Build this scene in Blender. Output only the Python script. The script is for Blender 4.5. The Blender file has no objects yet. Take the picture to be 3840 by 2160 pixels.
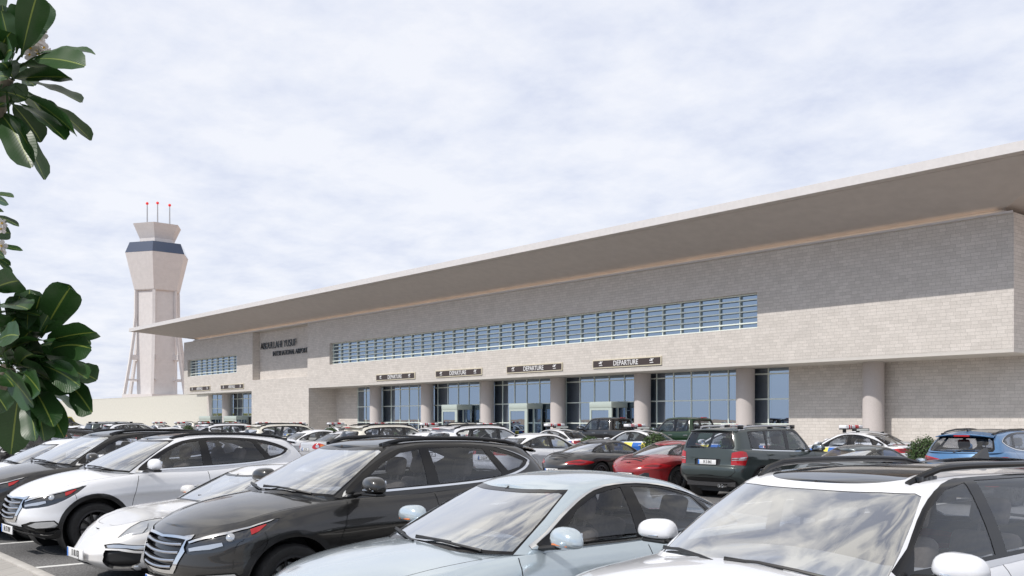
import bpy, bmesh, math, random
import numpy as np
from mathutils import Vector, Matrix
rnd = random.Random(7)
C = bpy.context.scene.collection
SC = bpy.context.scene
# ------------------------------------------------------------------ camera, sky, sun, exposure
CAM_H = 1.85
YAW = math.radians(49.873)
cam_d = bpy.data.cameras.new('camera'); cam = bpy.data.objects.new('camera', cam_d); C.objects.link(cam)
cam.location = (0, 0, CAM_H); cam.rotation_euler = (math.radians(90), 0, YAW)
cam_d.sensor_width = 36; cam_d.lens = 36*3628/3840; cam_d.shift_y = (1573-1080)/3840
cam_d.clip_start = 0.1; cam_d.clip_end = 6000
SC.camera = cam
SC.view_settings.view_transform = 'Standard'; SC.view_settings.look = 'None'
SC.view_settings.exposure = 0.32; SC.view_settings.gamma = 1
SUN_EL = math.radians(44.0)
SUN_DX = 0.16                      # sun stands to the south (-Y) and a little to -X
sun_to = Vector((-SUN_DX, -1, 0)).normalized()*math.cos(SUN_EL) + Vector((0, 0, math.sin(SUN_EL)))
sd = bpy.data.lights.new('sun', 'SUN'); sun = bpy.data.objects.new('sun', sd); C.objects.link(sun)
sd.energy = 2.5; sd.angle = math.radians(0.5); sd.color = (1.0, 0.955, 0.90)
sun.rotation_euler = sun_to.to_track_quat('Z', 'Y').to_euler()

def new_nodes(nt):
    nt.nodes.clear()
    return lambda t, **k: _mk(nt, t, k)
def _mk(nt, t, k):
    n = nt.nodes.new(t)
    for a, v in k.items():
        if a.startswith('i_'):
            key = a[2:]
            key = int(key) if key.isdigit() else key.replace('_', ' ')
            n.inputs[key].default_value = v
        else: setattr(n, a, v)
    return n

W = bpy.data.worlds.new('World'); SC.world = W; W.use_nodes = True
nt = W.node_tree; N = new_nodes(nt); L = nt.links.new
sky = N('ShaderNodeTexSky', sky_type='NISHITA', sun_disc=False, sun_elevation=SUN_EL, air_density=1.0, dust_density=1.5)
sky.sun_rotation = math.atan2(sun_to.x, sun_to.y)
tc = N('ShaderNodeTexCoord')
sep = N('ShaderNodeSeparateXYZ'); L(tc.outputs['Generated'], sep.inputs[0])
zz = N('ShaderNodeMath', operation='MAXIMUM', i_1=0.0); L(sep.outputs['Z'], zz.inputs[0])
zz2 = N('ShaderNodeMath', operation='ADD', i_1=0.16); L(zz.outputs[0], zz2.inputs[0])
dx = N('ShaderNodeMath', operation='DIVIDE'); L(sep.outputs['X'], dx.inputs[0]); L(zz2.outputs[0], dx.inputs[1])
dy = N('ShaderNodeMath', operation='DIVIDE'); L(sep.outputs['Y'], dy.inputs[0]); L(zz2.outputs[0], dy.inputs[1])
cmb = N('ShaderNodeCombineXYZ'); L(dx.outputs[0], cmb.inputs[0]); L(dy.outputs[0], cmb.inputs[1])
n1 = N('ShaderNodeTexNoise', i_Scale=4.2, i_Detail=9.0, i_Roughness=0.60, i_Distortion=0.1); L(cmb.outputs[0], n1.inputs['Vector'])
n2 = N('ShaderNodeTexNoise', i_Scale=0.45, i_Detail=4.0, i_Roughness=0.5); L(cmb.outputs[0], n2.inputs['Vector'])
mx = N('ShaderNodeMath', operation='MULTIPLY_ADD', i_1=0.34, i_2=0.09); L(n2.outputs[0], mx.inputs[0])
ma = N('ShaderNodeMath', operation='MULTIPLY_ADD', i_1=0.62); L(n1.outputs[0], ma.inputs[0]); L(mx.outputs[0], ma.inputs[2])
rampc = N('ShaderNodeValToRGB'); L(ma.outputs[0], rampc.inputs[0])
e = rampc.color_ramp.elements
e[0].position = 0.45; e[0].color = (5.75, 6.15, 7.4, 1)
e[1].position = 0.67; e[1].color = (7.6, 7.75, 8.3, 1)
m_ = rampc.color_ramp.elements.new(0.56); m_.color = (6.75, 7.05, 7.95, 1)
# thin cloud deck over the blue sky: a little of the blue shows through
# heavier broken cloud high overhead, clear pale blue low in the south behind the camera
st4 = N('ShaderNodeMapping'); st4.inputs['Scale'].default_value = (3.4, 6.0, 4.0); L(tc.outputs['Generated'], st4.inputs[0])
n4 = N('ShaderNodeTexNoise', i_Scale=1.3, i_Detail=8.0, i_Roughness=0.52, i_Distortion=0.9); L(st4.outputs[0], n4.inputs['Vector'])
r4 = N('ShaderNodeValToRGB'); L(n4.outputs[0], r4.inputs[0]); r4.color_ramp.elements[0].position = .38; r4.color_ramp.elements[0].color = (3.9, 4.05, 4.7, 1); r4.color_ramp.elements[1].position = .62; r4.color_ramp.elements[1].color = (9.4, 9.0, 8.4, 1)
ms4 = N('ShaderNodeMapRange', i_1=.42, i_2=.62, i_3=0., i_4=1.0); L(sep.outputs['Z'], ms4.inputs[0])
mc4 = N('ShaderNodeMix', data_type='RGBA'); L(ms4.outputs[0], mc4.inputs[0]); L(rampc.outputs[0], mc4.inputs[6]); L(r4.outputs[0], mc4.inputs[7])
sy5 = N('ShaderNodeMapRange', i_1=.0, i_2=-.3, i_3=0., i_4=.9); L(sep.outputs['Y'], sy5.inputs[0]); sz5 = N('ShaderNodeMapRange', i_1=.35, i_2=.6, i_3=1., i_4=0.); L(sep.outputs['Z'], sz5.inputs[0])
f5 = N('ShaderNodeMath', operation='MULTIPLY'); L(sy5.outputs[0], f5.inputs[0]); L(sz5.outputs[0], f5.inputs[1])
g5 = N('ShaderNodeMix', data_type='RGBA'); g5.inputs[6].default_value = (6.0, 6.7, 7.9, 1); g5.inputs[7].default_value = (3.9, 5.1, 7.2, 1); z5 = N('ShaderNodeMapRange', i_1=0., i_2=.35); L(sep.outputs['Z'], z5.inputs[0]); L(z5.outputs[0], g5.inputs[0])
mc5 = N('ShaderNodeMix', data_type='RGBA'); L(f5.outputs[0], mc5.inputs[0]); L(mc4.outputs[2], mc5.inputs[6]); L(g5.outputs[2], mc5.inputs[7])
mixs = N('ShaderNodeMix', data_type='RGBA', i_0=0.92); L(sky.outputs[0], mixs.inputs[6]); L(mc5.outputs[2], mixs.inputs[7])
bgw = N('ShaderNodeBackground', i_Strength=0.1); L(mixs.outputs[2], bgw.inputs[0])
ow = N('ShaderNodeOutputWorld'); L(bgw.outputs[0], ow.inputs[0])

# ------------------------------------------------------------------ naming / linking helpers
def tag(o, label=None, cat=None, group=None, kind=None):
    if label: o['label'] = label
    if cat: o['category'] = cat
    if group: o['group'] = group
    if kind: o['kind'] = kind
    return o
def thing(name, label, cat, loc=(0, 0, 0), rz=0, group=None):
    o = bpy.data.objects.new(name, None); C.objects.link(o); o.empty_display_size = .2
    o.location = loc; o.rotation_euler = (0, 0, rz)
    return tag(o, label, cat, group)
def link(name, me, mats, parent=None, loc=None):
    o = bpy.data.objects.new(name, me); C.objects.link(o)
    if not isinstance(mats, (list, tuple)): mats = [mats]
    for m in mats: me.materials.append(m)
    if parent is not None: o.parent = parent
    if loc is not None: o.location = loc
    return o
def me_from(verts, faces, name='mesh', smooth=False, mi=None, normals=None):
    me = bpy.data.meshes.new(name); me.from_pydata([tuple(map(float, v)) for v in verts], [], faces); 
    if mi is not None: me.polygons.foreach_set('material_index', mi)
    if smooth: me.polygons.foreach_set('use_smooth', [True]*len(faces))
    me.update()
    if normals is not None:
        me.normals_split_custom_set_from_vertices([tuple(map(float, n)) for n in normals])
    return me
class MB:
    """collects simple shapes into one mesh"""
    def __init__(s): s.v = []; s.f = []; s.m = []; s.sm = []
    def add(s, vs, fs, mi=0, smooth=False):
        b = len(s.v); s.v += [tuple(map(float, v)) for v in vs]
        for f in fs: s.f.append([b+i for i in f]); s.m.append(mi); s.sm.append(smooth)
        return s
    def box(s, x0, x1, y0, y1, z0, z1, mi=0, M=None):
        vs = [(x, y, z) for z in (z0, z1) for y in (y0, y1) for x in (x0, x1)]
        if M is not None: vs = [M @ Vector(v) for v in vs]
        return s.add(vs, [(0, 2, 3, 1), (4, 5, 7, 6), (0, 1, 5, 4), (2, 6, 7, 3), (0, 4, 6, 2), (1, 3, 7, 5)], mi)
    def bbox(s, x0, x1, y0, y1, z0, z1, b=.02, mi=0, M=None, seg=2):
        bm = bmesh.new(); bmesh.ops.create_cube(bm, size=1)
        for v in bm.verts: v.co = ((x0+x1)/2+v.co.x*(x1-x0), (y0+y1)/2+v.co.y*(y1-y0), (z0+z1)/2+v.co.z*(z1-z0))
        bmesh.ops.bevel(bm, geom=bm.edges[:], offset=b, segments=seg, affect='EDGES', profile=.5)
        return s.bm(bm, mi, M, True)
    def bm(s, bm, mi=0, M=None, smooth=False):
        bm.verts.index_update()
        vs = [(M @ v.co if M is not None else v.co.copy()) for v in bm.verts]
        s.add(vs, [[v.index for v in f.verts] for f in bm.faces], mi, smooth); bm.free(); return s
    def lathe(s, prof, n=32, axis='z', o=(0, 0, 0), mi=0, smooth=True, a0=0, a1=2*math.pi):
        """prof: list of (r, h)"""
        full = abs(a1-a0-2*math.pi) < 1e-6; k = n if full else n+1
        vs = []
        for i in range(k):
            a = a0+(a1-a0)*i/n
            for r, h in prof:
                p = (r*math.cos(a), r*math.sin(a), h)
                if axis == 'y': p = (p[0], p[2], p[1])
                if axis == 'x': p = (p[2], p[0], p[1])
                vs.append((p[0]+o[0], p[1]+o[1], p[2]+o[2]))
        m = len(prof); fs = []
        for i in range(n):
            j = (i+1) % k
            for q in range(m-1):
                f = (i*m+q, j*m+q, j*m+q+1, i*m+q+1)
                fs.append(f if axis != 'y' else f[::-1])
        return s.add(vs, fs, mi, smooth)
    def tube(s, pts, r, n=8, mi=0, cap=True, flat=1.0):
        pts = [Vector(p) for p in pts]; rs = r if isinstance(r, (list, tuple)) else [r]*len(pts)
        vs = []; up = Vector((0, 0, 1)); 
        for i, p in enumerate(pts):
            d = (pts[min(i+1, len(pts)-1)]-pts[max(i-1, 0)]).normalized()
            a = d.cross(up); a = a.normalized() if a.length > 1e-3 else Vector((1, 0, 0)); b = a.cross(d).normalized()
            for k in range(n):
                t = 2*math.pi*k/n; vs.append(p+a*(math.cos(t)*rs[i])+b*(math.sin(t)*rs[i]*flat))
        fs = []
        for i in range(len(pts)-1):
            for k in range(n):
                j = (k+1) % n; fs.append((i*n+k, i*n+j, (i+1)*n+j, (i+1)*n+k))
        if cap: fs += [tuple(range(n))[::-1], tuple(range((len(pts)-1)*n, len(pts)*n))]
        return s.add(vs, fs, mi, True)
    def prism(s, poly, axis, h0, h1, mi=0):
        """extrude 2D polygon; axis 'y': poly is (x,z); axis 'x': (y,z); axis 'z': (x,y)"""
        def P(a, b, h): return {'y': (a, h, b), 'x': (h, a, b), 'z': (a, b, h)}[axis]
        n = len(poly); vs = [P(a, b, h0) for a, b in poly]+[P(a, b, h1) for a, b in poly]
        fs = [tuple(range(n)), tuple(range(n, 2*n))[::-1]]+[(i, i+n, (i+1) % n+n, (i+1) % n) for i in range(n)]
        return s.add(vs, fs, mi)
    def mesh(s, name='mesh', recalc=True):
        me = bpy.data.meshes.new(name); me.from_pydata(s.v, [], s.f)
        me.polygons.foreach_set('material_index', s.m); me.polygons.foreach_set('use_smooth', s.sm); me.update()
        if recalc:
            bm = bmesh.new(); bm.from_mesh(me); bmesh.ops.recalc_face_normals(bm, faces=bm.faces); bm.to_mesh(me); bm.free()
        if any(s.sm) : 
            try: me.set_sharp_from_angle(angle=math.radians(38))
            except Exception: pass
        return me
    def obj(s, name, mats, parent=None, loc=None, recalc=True): return link(name, s.mesh(name, recalc), mats, parent, loc)

# ------------------------------------------------------------------ materials
MATS = {}
def mat(name, fn):
    if name in MATS: return MATS[name]
    m = bpy.data.materials.new(name); m.use_nodes = True
    nt = m.node_tree; nt.nodes.clear(); N = lambda t, **k: _mk(nt, t, k)
    out = N('ShaderNodeOutputMaterial'); r = fn(nt, N, nt.links.new); nt.links.new(r, out.inputs[0]); MATS[name] = m
    return m
def simple(name, col, rough=.5, metal=0., coat=0., spec=.5, var=0.0, vscale=30., emis=0.0):
    def fn(nt, N, L):
        p = N('ShaderNodeBsdfPrincipled', i_Roughness=rough, i_Metallic=metal); p.inputs['Base Color'].default_value = (*col, 1)
        p.inputs['Coat Weight'].default_value = coat; p.inputs['Coat Roughness'].default_value = .03
        p.inputs['Specular IOR Level'].default_value = spec
        if emis: p.inputs['Emission Color'].default_value = (*col, 1); p.inputs['Emission Strength'].default_value = emis
        if var:
            t = N('ShaderNodeTexCoord'); n = N('ShaderNodeTexNoise', i_Scale=vscale, i_Detail=5.0); L(t.outputs['Object'], n.inputs['Vector'])
            mm = N('ShaderNodeMapRange', i_1=.3, i_2=.7, i_3=1-var, i_4=1+var); L(n.outputs[0], mm.inputs[0])
            x = N('ShaderNodeMix', data_type='RGBA', blend_type='MULTIPLY', i_0=1.0); x.inputs[6].default_value = (*col, 1)
            L(mm.outputs[0], x.inputs[7]); L(x.outputs[2], p.inputs['Base Color'])
        return p.outputs[0]
    return mat(name, fn)
def paint(name, col, rough=.32, metal=.0, coat=.9, dust=.02):
    def fn(nt, N, L):
        p = N('ShaderNodeBsdfPrincipled', i_Metallic=metal); p.inputs['Coat Weight'].default_value = coat; p.inputs['Coat Roughness'].default_value = .04
        t = N('ShaderNodeTexCoord'); n = N('ShaderNodeTexNoise', i_Scale=1.6, i_Detail=1.5, i_Roughness=.5); L(t.outputs['Object'], n.inputs['Vector'])
        mm = N('ShaderNodeMapRange', i_1=.35, i_2=.75, i_3=0.0, i_4=dust); L(n.outputs[0], mm.inputs[0])
        x = N('ShaderNodeMix', data_type='RGBA'); x.inputs[6].default_value = (*col, 1); x.inputs[7].default_value = (.42, .38, .33, 1)
        L(mm.outputs[0], x.inputs[0]); L(x.outputs[2], p.inputs['Base Color'])
        m2 = N('ShaderNodeMapRange', i_1=.3, i_2=.8, i_3=rough-.04, i_4=rough+.08); L(n.outputs[0], m2.inputs[0]); L(m2.outputs[0], p.inputs['Roughness'])
        return p.outputs[0]
    return mat(name, fn)
def car_glass(name, tint, f0=.10, f1=.85, power=3.0):
    """thin tinted pane: mirror-like at grazing angles, see-through when faced"""
    def fn(nt, N, L):
        lw = N('ShaderNodeLayerWeight', i_Blend=.5); pw = N('ShaderNodeMath', operation='POWER', i_1=power); L(lw.outputs['Facing'], pw.inputs[0])
        mr = N('ShaderNodeMapRange', i_1=0., i_2=1., i_3=f0, i_4=f1); L(pw.outputs[0], mr.inputs[0])
        tr = N('ShaderNodeBsdfTransparent'); tr.inputs[0].default_value = (*tint, 1)
        gl = N('ShaderNodeBsdfGlossy', i_Roughness=.01); gl.inputs[0].default_value = (.93, .95, .97, 1)
        ms = N('ShaderNodeMixShader'); L(mr.outputs[0], ms.inputs[0]); L(tr.outputs[0], ms.inputs[1]); L(gl.outputs[0], ms.inputs[2])
        return ms.outputs[0]
    return mat(name, fn)
M_BLACK = simple('black_plastic', (.012, .012, .013), .45)
M_TRIM = simple('gloss_black_trim', (.006, .006, .007), .12)
M_GAP = simple('panel_gap', (.02, .02, .02), .8)
M_CHROME = simple('chrome', (.80, .81, .82), .10, 1.0)
M_SATIN = simple('satin_metal', (.60, .60, .61), .28, 1.0)
M_RUBBER = simple('tyre_rubber', (.016, .016, .017), .75, var=.25)
M_RIM = simple('alloy_rim', (.42, .42, .43), .3, .9)
M_RIMDK = simple('dark_alloy_rim', (.10, .10, .105), .3, .8)
M_RIMSHADE = simple('shaded_alloy_rim', (.022, .022, .024), .35, .5)  # rim colour darkened to stand for the shade inside the wheel arches
M_INT = simple('cabin_trim', (.035, .034, .036), .75, var=.2)
M_SEAT = simple('seat_fabric', (.16, .135, .115), .8, var=.15)
M_SEATB = simple('seat_leather_brown', (.13, .095, .07), .6)
M_RED = simple('red_lens', (.42, .012, .018), .12, coat=.5)
M_REDDK = simple('dark_red_lens', (.16, .008, .010), .12, coat=.5)
M_AMBER = simple('amber_lens', (.75, .20, .03), .15, coat=.5)
M_LENS = simple('clear_lens', (.55, .57, .60), .08, .6)
M_LAMPDK = simple('lamp_dark_inner', (.018, .022, .03), .06, coat=1.)
M_WHITEP = simple('plate_white', (.78, .78, .78), .4)
M_BLUEP = simple('plate_blue', (.03, .16, .55), .4)
M_INK = simple('plate_ink', (.02, .02, .02), .5)
M_MIRROR = simple('mirror_glass', (.75, .78, .82), .02, 1.0)
G_CLEAR = car_glass('windscreen_glass', (.84, .87, .89), .20, 1.0, .80)
G_SIDE = car_glass('side_glass', (.80, .82, .85), .07, .70, 3.6)
G_DARK = car_glass('privacy_glass', (.66, .68, .72), .08, .75, 3.2)
G_ROOF = car_glass('roof_glass', (.05, .05, .055), .10, .75, 2.2)
# ------------------------------------------------------------------ curved panels cut along outlines
def curve(pts):
    xs = np.array([p[0] for p in pts], float); ys = np.array([p[1] for p in pts], float)
    h = np.diff(xs); d = np.diff(ys)/h; m = np.zeros_like(xs); m[0] = d[0]; m[-1] = d[-1]
    for i in range(1, len(xs)-1):
        if d[i-1]*d[i] > 0:
            w1 = 2*h[i]+h[i-1]; w2 = h[i]+2*h[i-1]; m[i] = (w1+w2)/(w1/d[i-1]+w2/d[i])
    def f(x):
        x = np.clip(np.asarray(x, float), xs[0], xs[-1]); i = np.clip(np.searchsorted(xs, x)-1, 0, len(h)-1)
        t = (x-xs[i])/h[i]; t2 = t*t; t3 = t2*t
        return (2*t3-3*t2+1)*ys[i]+(t3-2*t2+t)*h[i]*m[i]+(-2*t3+3*t2)*ys[i+1]+(t3-t2)*h[i]*m[i+1]
    return f
def pip(poly, pts):
    x, y = pts[:, 0], pts[:, 1]; ins = np.zeros(len(pts), bool); n = len(poly)
    for i in range(n):
        x0, y0 = poly[i]; x1, y1 = poly[(i+1) % n]
        c = (y0 > y) != (y1 > y)
        if y0 != y1: ins ^= c & (x < (x1-x0)*(y-y0)/(y1-y0)+x0)
    return ins
def seg_dist(poly, p):
    P = np.array(poly); Q = np.roll(P, -1, 0); d = Q-P; L2 = np.maximum((d*d).sum(1), 1e-18)
    t = np.clip(((p-P)*d).sum(1)/L2, 0, 1); r = P+d*t[:, None]-p
    return math.sqrt((r*r).sum(1).min())
class Surf:
    def __init__(s, f, S, T, L):
        s.f = f; s.S = np.array(S, float); s.T = np.array(T, float); s.L = L; s.regs = []; s.lines = []
        a = np.linspace(S[0], S[-1], 420); b = np.linspace(T[0], T[-1], 190)
        s.ga, s.gb = np.meshgrid(a, b, indexing='ij'); s.ga = s.ga.ravel(); s.gb = s.gb.ravel(); s.gp = f(s.ga, s.gb)
    def pos(s, a, b): return s.f(np.atleast_1d(np.asarray(a, float)), np.atleast_1d(np.asarray(b, float)))
    def inv(s, p, srange=None, trange=None):
        """nearest (s,t) to a point (u,y,z); None components are free"""
        w = np.array([0. if c is None else 1. for c in p]); q = np.array([0. if c is None else c for c in p], float)
        d = (((s.gp-q)*w)**2).sum(1)
        if srange: d = np.where((s.ga < srange[0]) | (s.ga > srange[1]), 9e9, d)
        if trange: d = np.where((s.gb < trange[0]) | (s.gb > trange[1]), 9e9, d)
        i = int(d.argmin()); a, b = s.ga[i], s.gb[i]; e = 1e-4
        lo, hi = (srange or (s.S[0], s.S[-1])); tl, th = (trange or (s.T[0], s.T[-1]))
        for _ in range(4):
            P = s.pos([a, min(a+e, s.S[-1]), a], [b, b, min(b+e, s.T[-1])]); r = (q-P[0])*w
            J = np.stack([(P[1]-P[0])*w/e, (P[2]-P[0])*w/e], 1)
            try: st = np.linalg.lstsq(J, r, rcond=1e-3)[0]
            except Exception: break
            st = np.clip(st, -.03, .03); na = min(max(a+st[0], lo), hi); nb = min(max(b+st[1], tl), th)
            n = ((s.pos([na], [nb])[0]-q)*w); 
            if (n**2).sum() > (r**2).sum(): break
            a, b = na, nb
        return (a, b)
    def poly(s, pts, sub=3, srange=None, trange=None, mode='side'):
        """pts: 'side' (u,z); 'front' (y,z); 'top' (u,y); 'xyz' full"""
        full = []
        n = len(pts)
        for i in range(n):
            p = np.array(pts[i], float); q = np.array(pts[(i+1) % n], float); k = max(1, int(np.ceil(np.linalg.norm(q-p)/.09))) if sub else 1
            for j in range(k): full.append(p+(q-p)*j/k)
        out = []
        for p in full:
            if mode == 'side': v = (p[0], None, p[1])
            elif mode == 'front': v = (None, p[0], p[1])
            elif mode == 'top': v = (p[0], p[1], None)
            else: v = tuple(p)
            out.append(s.inv(v, srange, trange))
        return out
    def strip(s, pts, w, closed=False, **k):
        """thin strip of width w along a polyline given in a projection -> polygon list in (s,t)"""
        P = [np.array(p, float) for p in pts]; n = len(P); Lf = []; Rt = []
        for i in range(n):
            a = P[i-1] if (i > 0 or closed) else P[i]; b = P[(i+1) % n] if (i < n-1 or closed) else P[i]
            d = (b-a)/max(np.linalg.norm(b-a), 1e-9); nn = np.array([-d[1], d[0]])
            Lf.append(P[i]+nn*w/2); Rt.append(P[i]-nn*w/2)
        return s.poly(Lf+Rt[::-1], **k)
    def reg(s, name, poly): s.regs.append((name, poly))
    def build(s):
        S, T = s.S, s.T; cells = {}
        for i in range(len(S)-1):
            for j in range(len(T)-1):
                cells[i, j] = [[(S[i], T[j]), (S[i+1], T[j]), (S[i+1], T[j+1]), (S[i], T[j+1])]]
        for _, poly in s.regs:
            n = len(poly)
            for k in range(n):
                p = poly[k]; q = poly[(k+1) % n]
                dx, dy = q[0]-p[0], q[1]-p[1]
                if dx*dx+dy*dy < 1e-14: continue
                i0 = np.searchsorted(S, min(p[0], q[0]), 'right')-1; i1 = np.searchsorted(S, max(p[0], q[0]), 'left')
                j0 = np.searchsorted(T, min(p[1], q[1]), 'right')-1; j1 = np.searchsorted(T, max(p[1], q[1]), 'left')
                for i in range(max(i0, 0), min(max(i1, i0+1), len(S)-1)):
                    for j in range(max(j0, 0), min(max(j1, j0+1), len(T)-1)):
                        new = []
                        for f in cells[i, j]:
                            # clip segment to convex face
                            t0, t1 = 0., 1.; m = len(f); ok = True
                            for a in range(m):
                                A = f[a]; B = f[(a+1) % m]; ex, ey = B[0]-A[0], B[1]-A[1]
                                num = ex*(p[1]-A[1])-ey*(p[0]-A[0]); den = ex*dy-ey*dx
                                if abs(den) < 1e-15:
                                    if num < 1e-12: ok = False; break
                                else:
                                    t = -num/den
                                    if den > 0: t0 = max(t0, t)
                                    else: t1 = min(t1, t)
                            if not ok or t1-t0 < 1e-5: new.append(f); continue
                            L_, R_ = [], []
                            sd_ = [dx*(v[1]-p[1])-dy*(v[0]-p[0]) for v in f]
                            for a in range(m):
                                A = f[a]; B = f[(a+1) % m]; da, db = sd_[a], sd_[(a+1) % m]
                                if da >= -1e-12: L_.append(A)
                                if da <= 1e-12: R_.append(A)
                                if (da > 1e-12 and db < -1e-12) or (da < -1e-12 and db > 1e-12):
                                    t = da/(da-db); X = (A[0]+(B[0]-A[0])*t, A[1]+(B[1]-A[1])*t); L_.append(X); R_.append(X)
                            if len(L_) >= 3: new.append(L_)
                            if len(R_) >= 3: new.append(R_)
                        cells[i, j] = new
        faces = [f for c in cells.values() for f in c]
        # drop slivers
        def area(f): return abs(sum(f[i][0]*f[(i+1) % len(f)][1]-f[(i+1) % len(f)][0]*f[i][1] for i in range(len(f))))/2
        faces = [f for f in faces if area(f) > 1e-10]
        cen = np.array([(sum(v[0] for v in f)/len(f), sum(v[1] for v in f)/len(f)) for f in faces])
        own = np.zeros(len(faces), int)
        for k, (_, poly) in enumerate(s.regs): own[pip(poly, cen)] = k+1
        names = ['']+[r[0] for r in s.regs]; s.faces = {}
        for f, k in zip(faces, own): s.faces.setdefault(names[k], []).append(f)
        return s
    def normals(s, a, b):
        e = 2e-3
        a0 = np.clip(a-e, s.S[0], s.S[-1]); a1 = np.clip(a+e, s.S[0], s.S[-1]); b0 = np.clip(b-e, s.T[0], s.T[-1]); b1 = np.clip(b+e, s.T[0], s.T[-1])
        P = lambda x, y: s.xyz(x, y)
        n = np.cross(P(a1, b)-P(a0, b), P(a, b1)-P(a, b0)); l = np.linalg.norm(n, axis=1)
        bad = l < 1e-9; n[~bad] /= l[~bad][:, None]; n[bad] = (0, 0, 1)
        at0 = a < 1e-6; n[at0, 1] = 0
        l = np.maximum(np.linalg.norm(n, axis=1), 1e-9); return n/l[:, None]
    def xyz(s, a, b):
        p = s.f(a, b).copy(); p[:, 0] = s.L/2-p[:, 0]; return p
    def out(s, names, off=0., side='both', skirt=0., flip=False):
        """verts, faces, normals of the named regions; off moves along the normal; skirt: wall back to depth off-skirt"""
        if isinstance(names, str): names = [names]
        idx = {}; key = []; F = []
        polys = [p for n_, p in s.regs if n_ in names]
        for nme in names:
            for f in s.faces.get(nme, []):
                g = []
                for v in f:
                    k = (round(v[0], 6), round(v[1], 6))
                    if k not in idx: idx[k] = len(key); key.append(v)
                    if not g or g[-1] != idx[k]: g.append(idx[k])
                if len(g) > 2 and g[0] == g[-1]: g.pop()
                if len(g) >= 3: F.append(g)
        if not F: return None
        a = np.array([k[0] for k in key]); b = np.array([k[1] for k in key])
        nr = s.normals(a, b); P0 = s.xyz(a, b); P = P0+nr*off
        V = [tuple(p) for p in P]; NN = [tuple(x) for x in nr]
        if skirt and polys:
            cnt = {}
            for f in F:
                for i in range(len(f)):
                    e = (f[i], f[(i+1) % len(f)]); k = (min(e), max(e)); cnt.setdefault(k, []).append(e)
            base = {}
            def bv(i, n_):
                V.append(tuple(P[i]-nr[i]*skirt)); NN.append(n_); return len(V)-1
            for k, es in cnt.items():
                if len(es) != 1: continue
                e = es[0]; m = np.array([(a[e[0]]+a[e[1]])/2, (b[e[0]]+b[e[1]])/2])
                if m[0] < 1e-5 or min(seg_dist(p, m) for p in polys) > 1e-4: continue
                n_ = np.cross(P[e[1]]-P[e[0]], -nr[e[0]]*skirt) if skirt > 0 else np.cross(P[e[1]]-P[e[0]], nr[e[0]])
                l = np.linalg.norm(n_); n_ = tuple(-n_/l) if l > 1e-12 else (0, 0, 1)
                if skirt > 0: n_ = tuple(-x for x in n_)
                i0 = len(V); V.append(tuple(P[e[0]])); V.append(tuple(P[e[1]])); NN += [n_, n_]
                j0 = bv(e[0], n_); j1 = bv(e[1], n_)
                F.append([i0+1, i0, j0, j1])
        if flip: F = [f[::-1] for f in F]; NN = [tuple(-x for x in n_) for n_ in NN]
        def mir(V, F, NN): return [(v[0], -v[1], v[2]) for v in V], [f[::-1] for f in F], [(n_[0], -n_[1], n_[2]) for n_ in NN]
        if side == 'left': return V, F, NN
        MV, MF, MN = mir(V, F, NN)
        if side == 'right': return MV, MF, MN
        o = len(V)
        return V+MV, F+[[i+o for i in f] for f in MF], NN+MN
def emit(name, parts, mats, parent=None, mis=None):
    """parts: list of out() triples -> one object"""
    V, F, NN, MI = [], [], [], []
    for k, p in enumerate(parts):
        if p is None: continue
        o = len(V); V += p[0]; F += [[i+o for i in f] for f in p[1]]; NN += p[2]; MI += [mis[k] if mis else 0]*len(p[1])
    if not V: return None
    return link(name, me_from(V, F, name, True, MI, NN), mats, parent)

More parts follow.
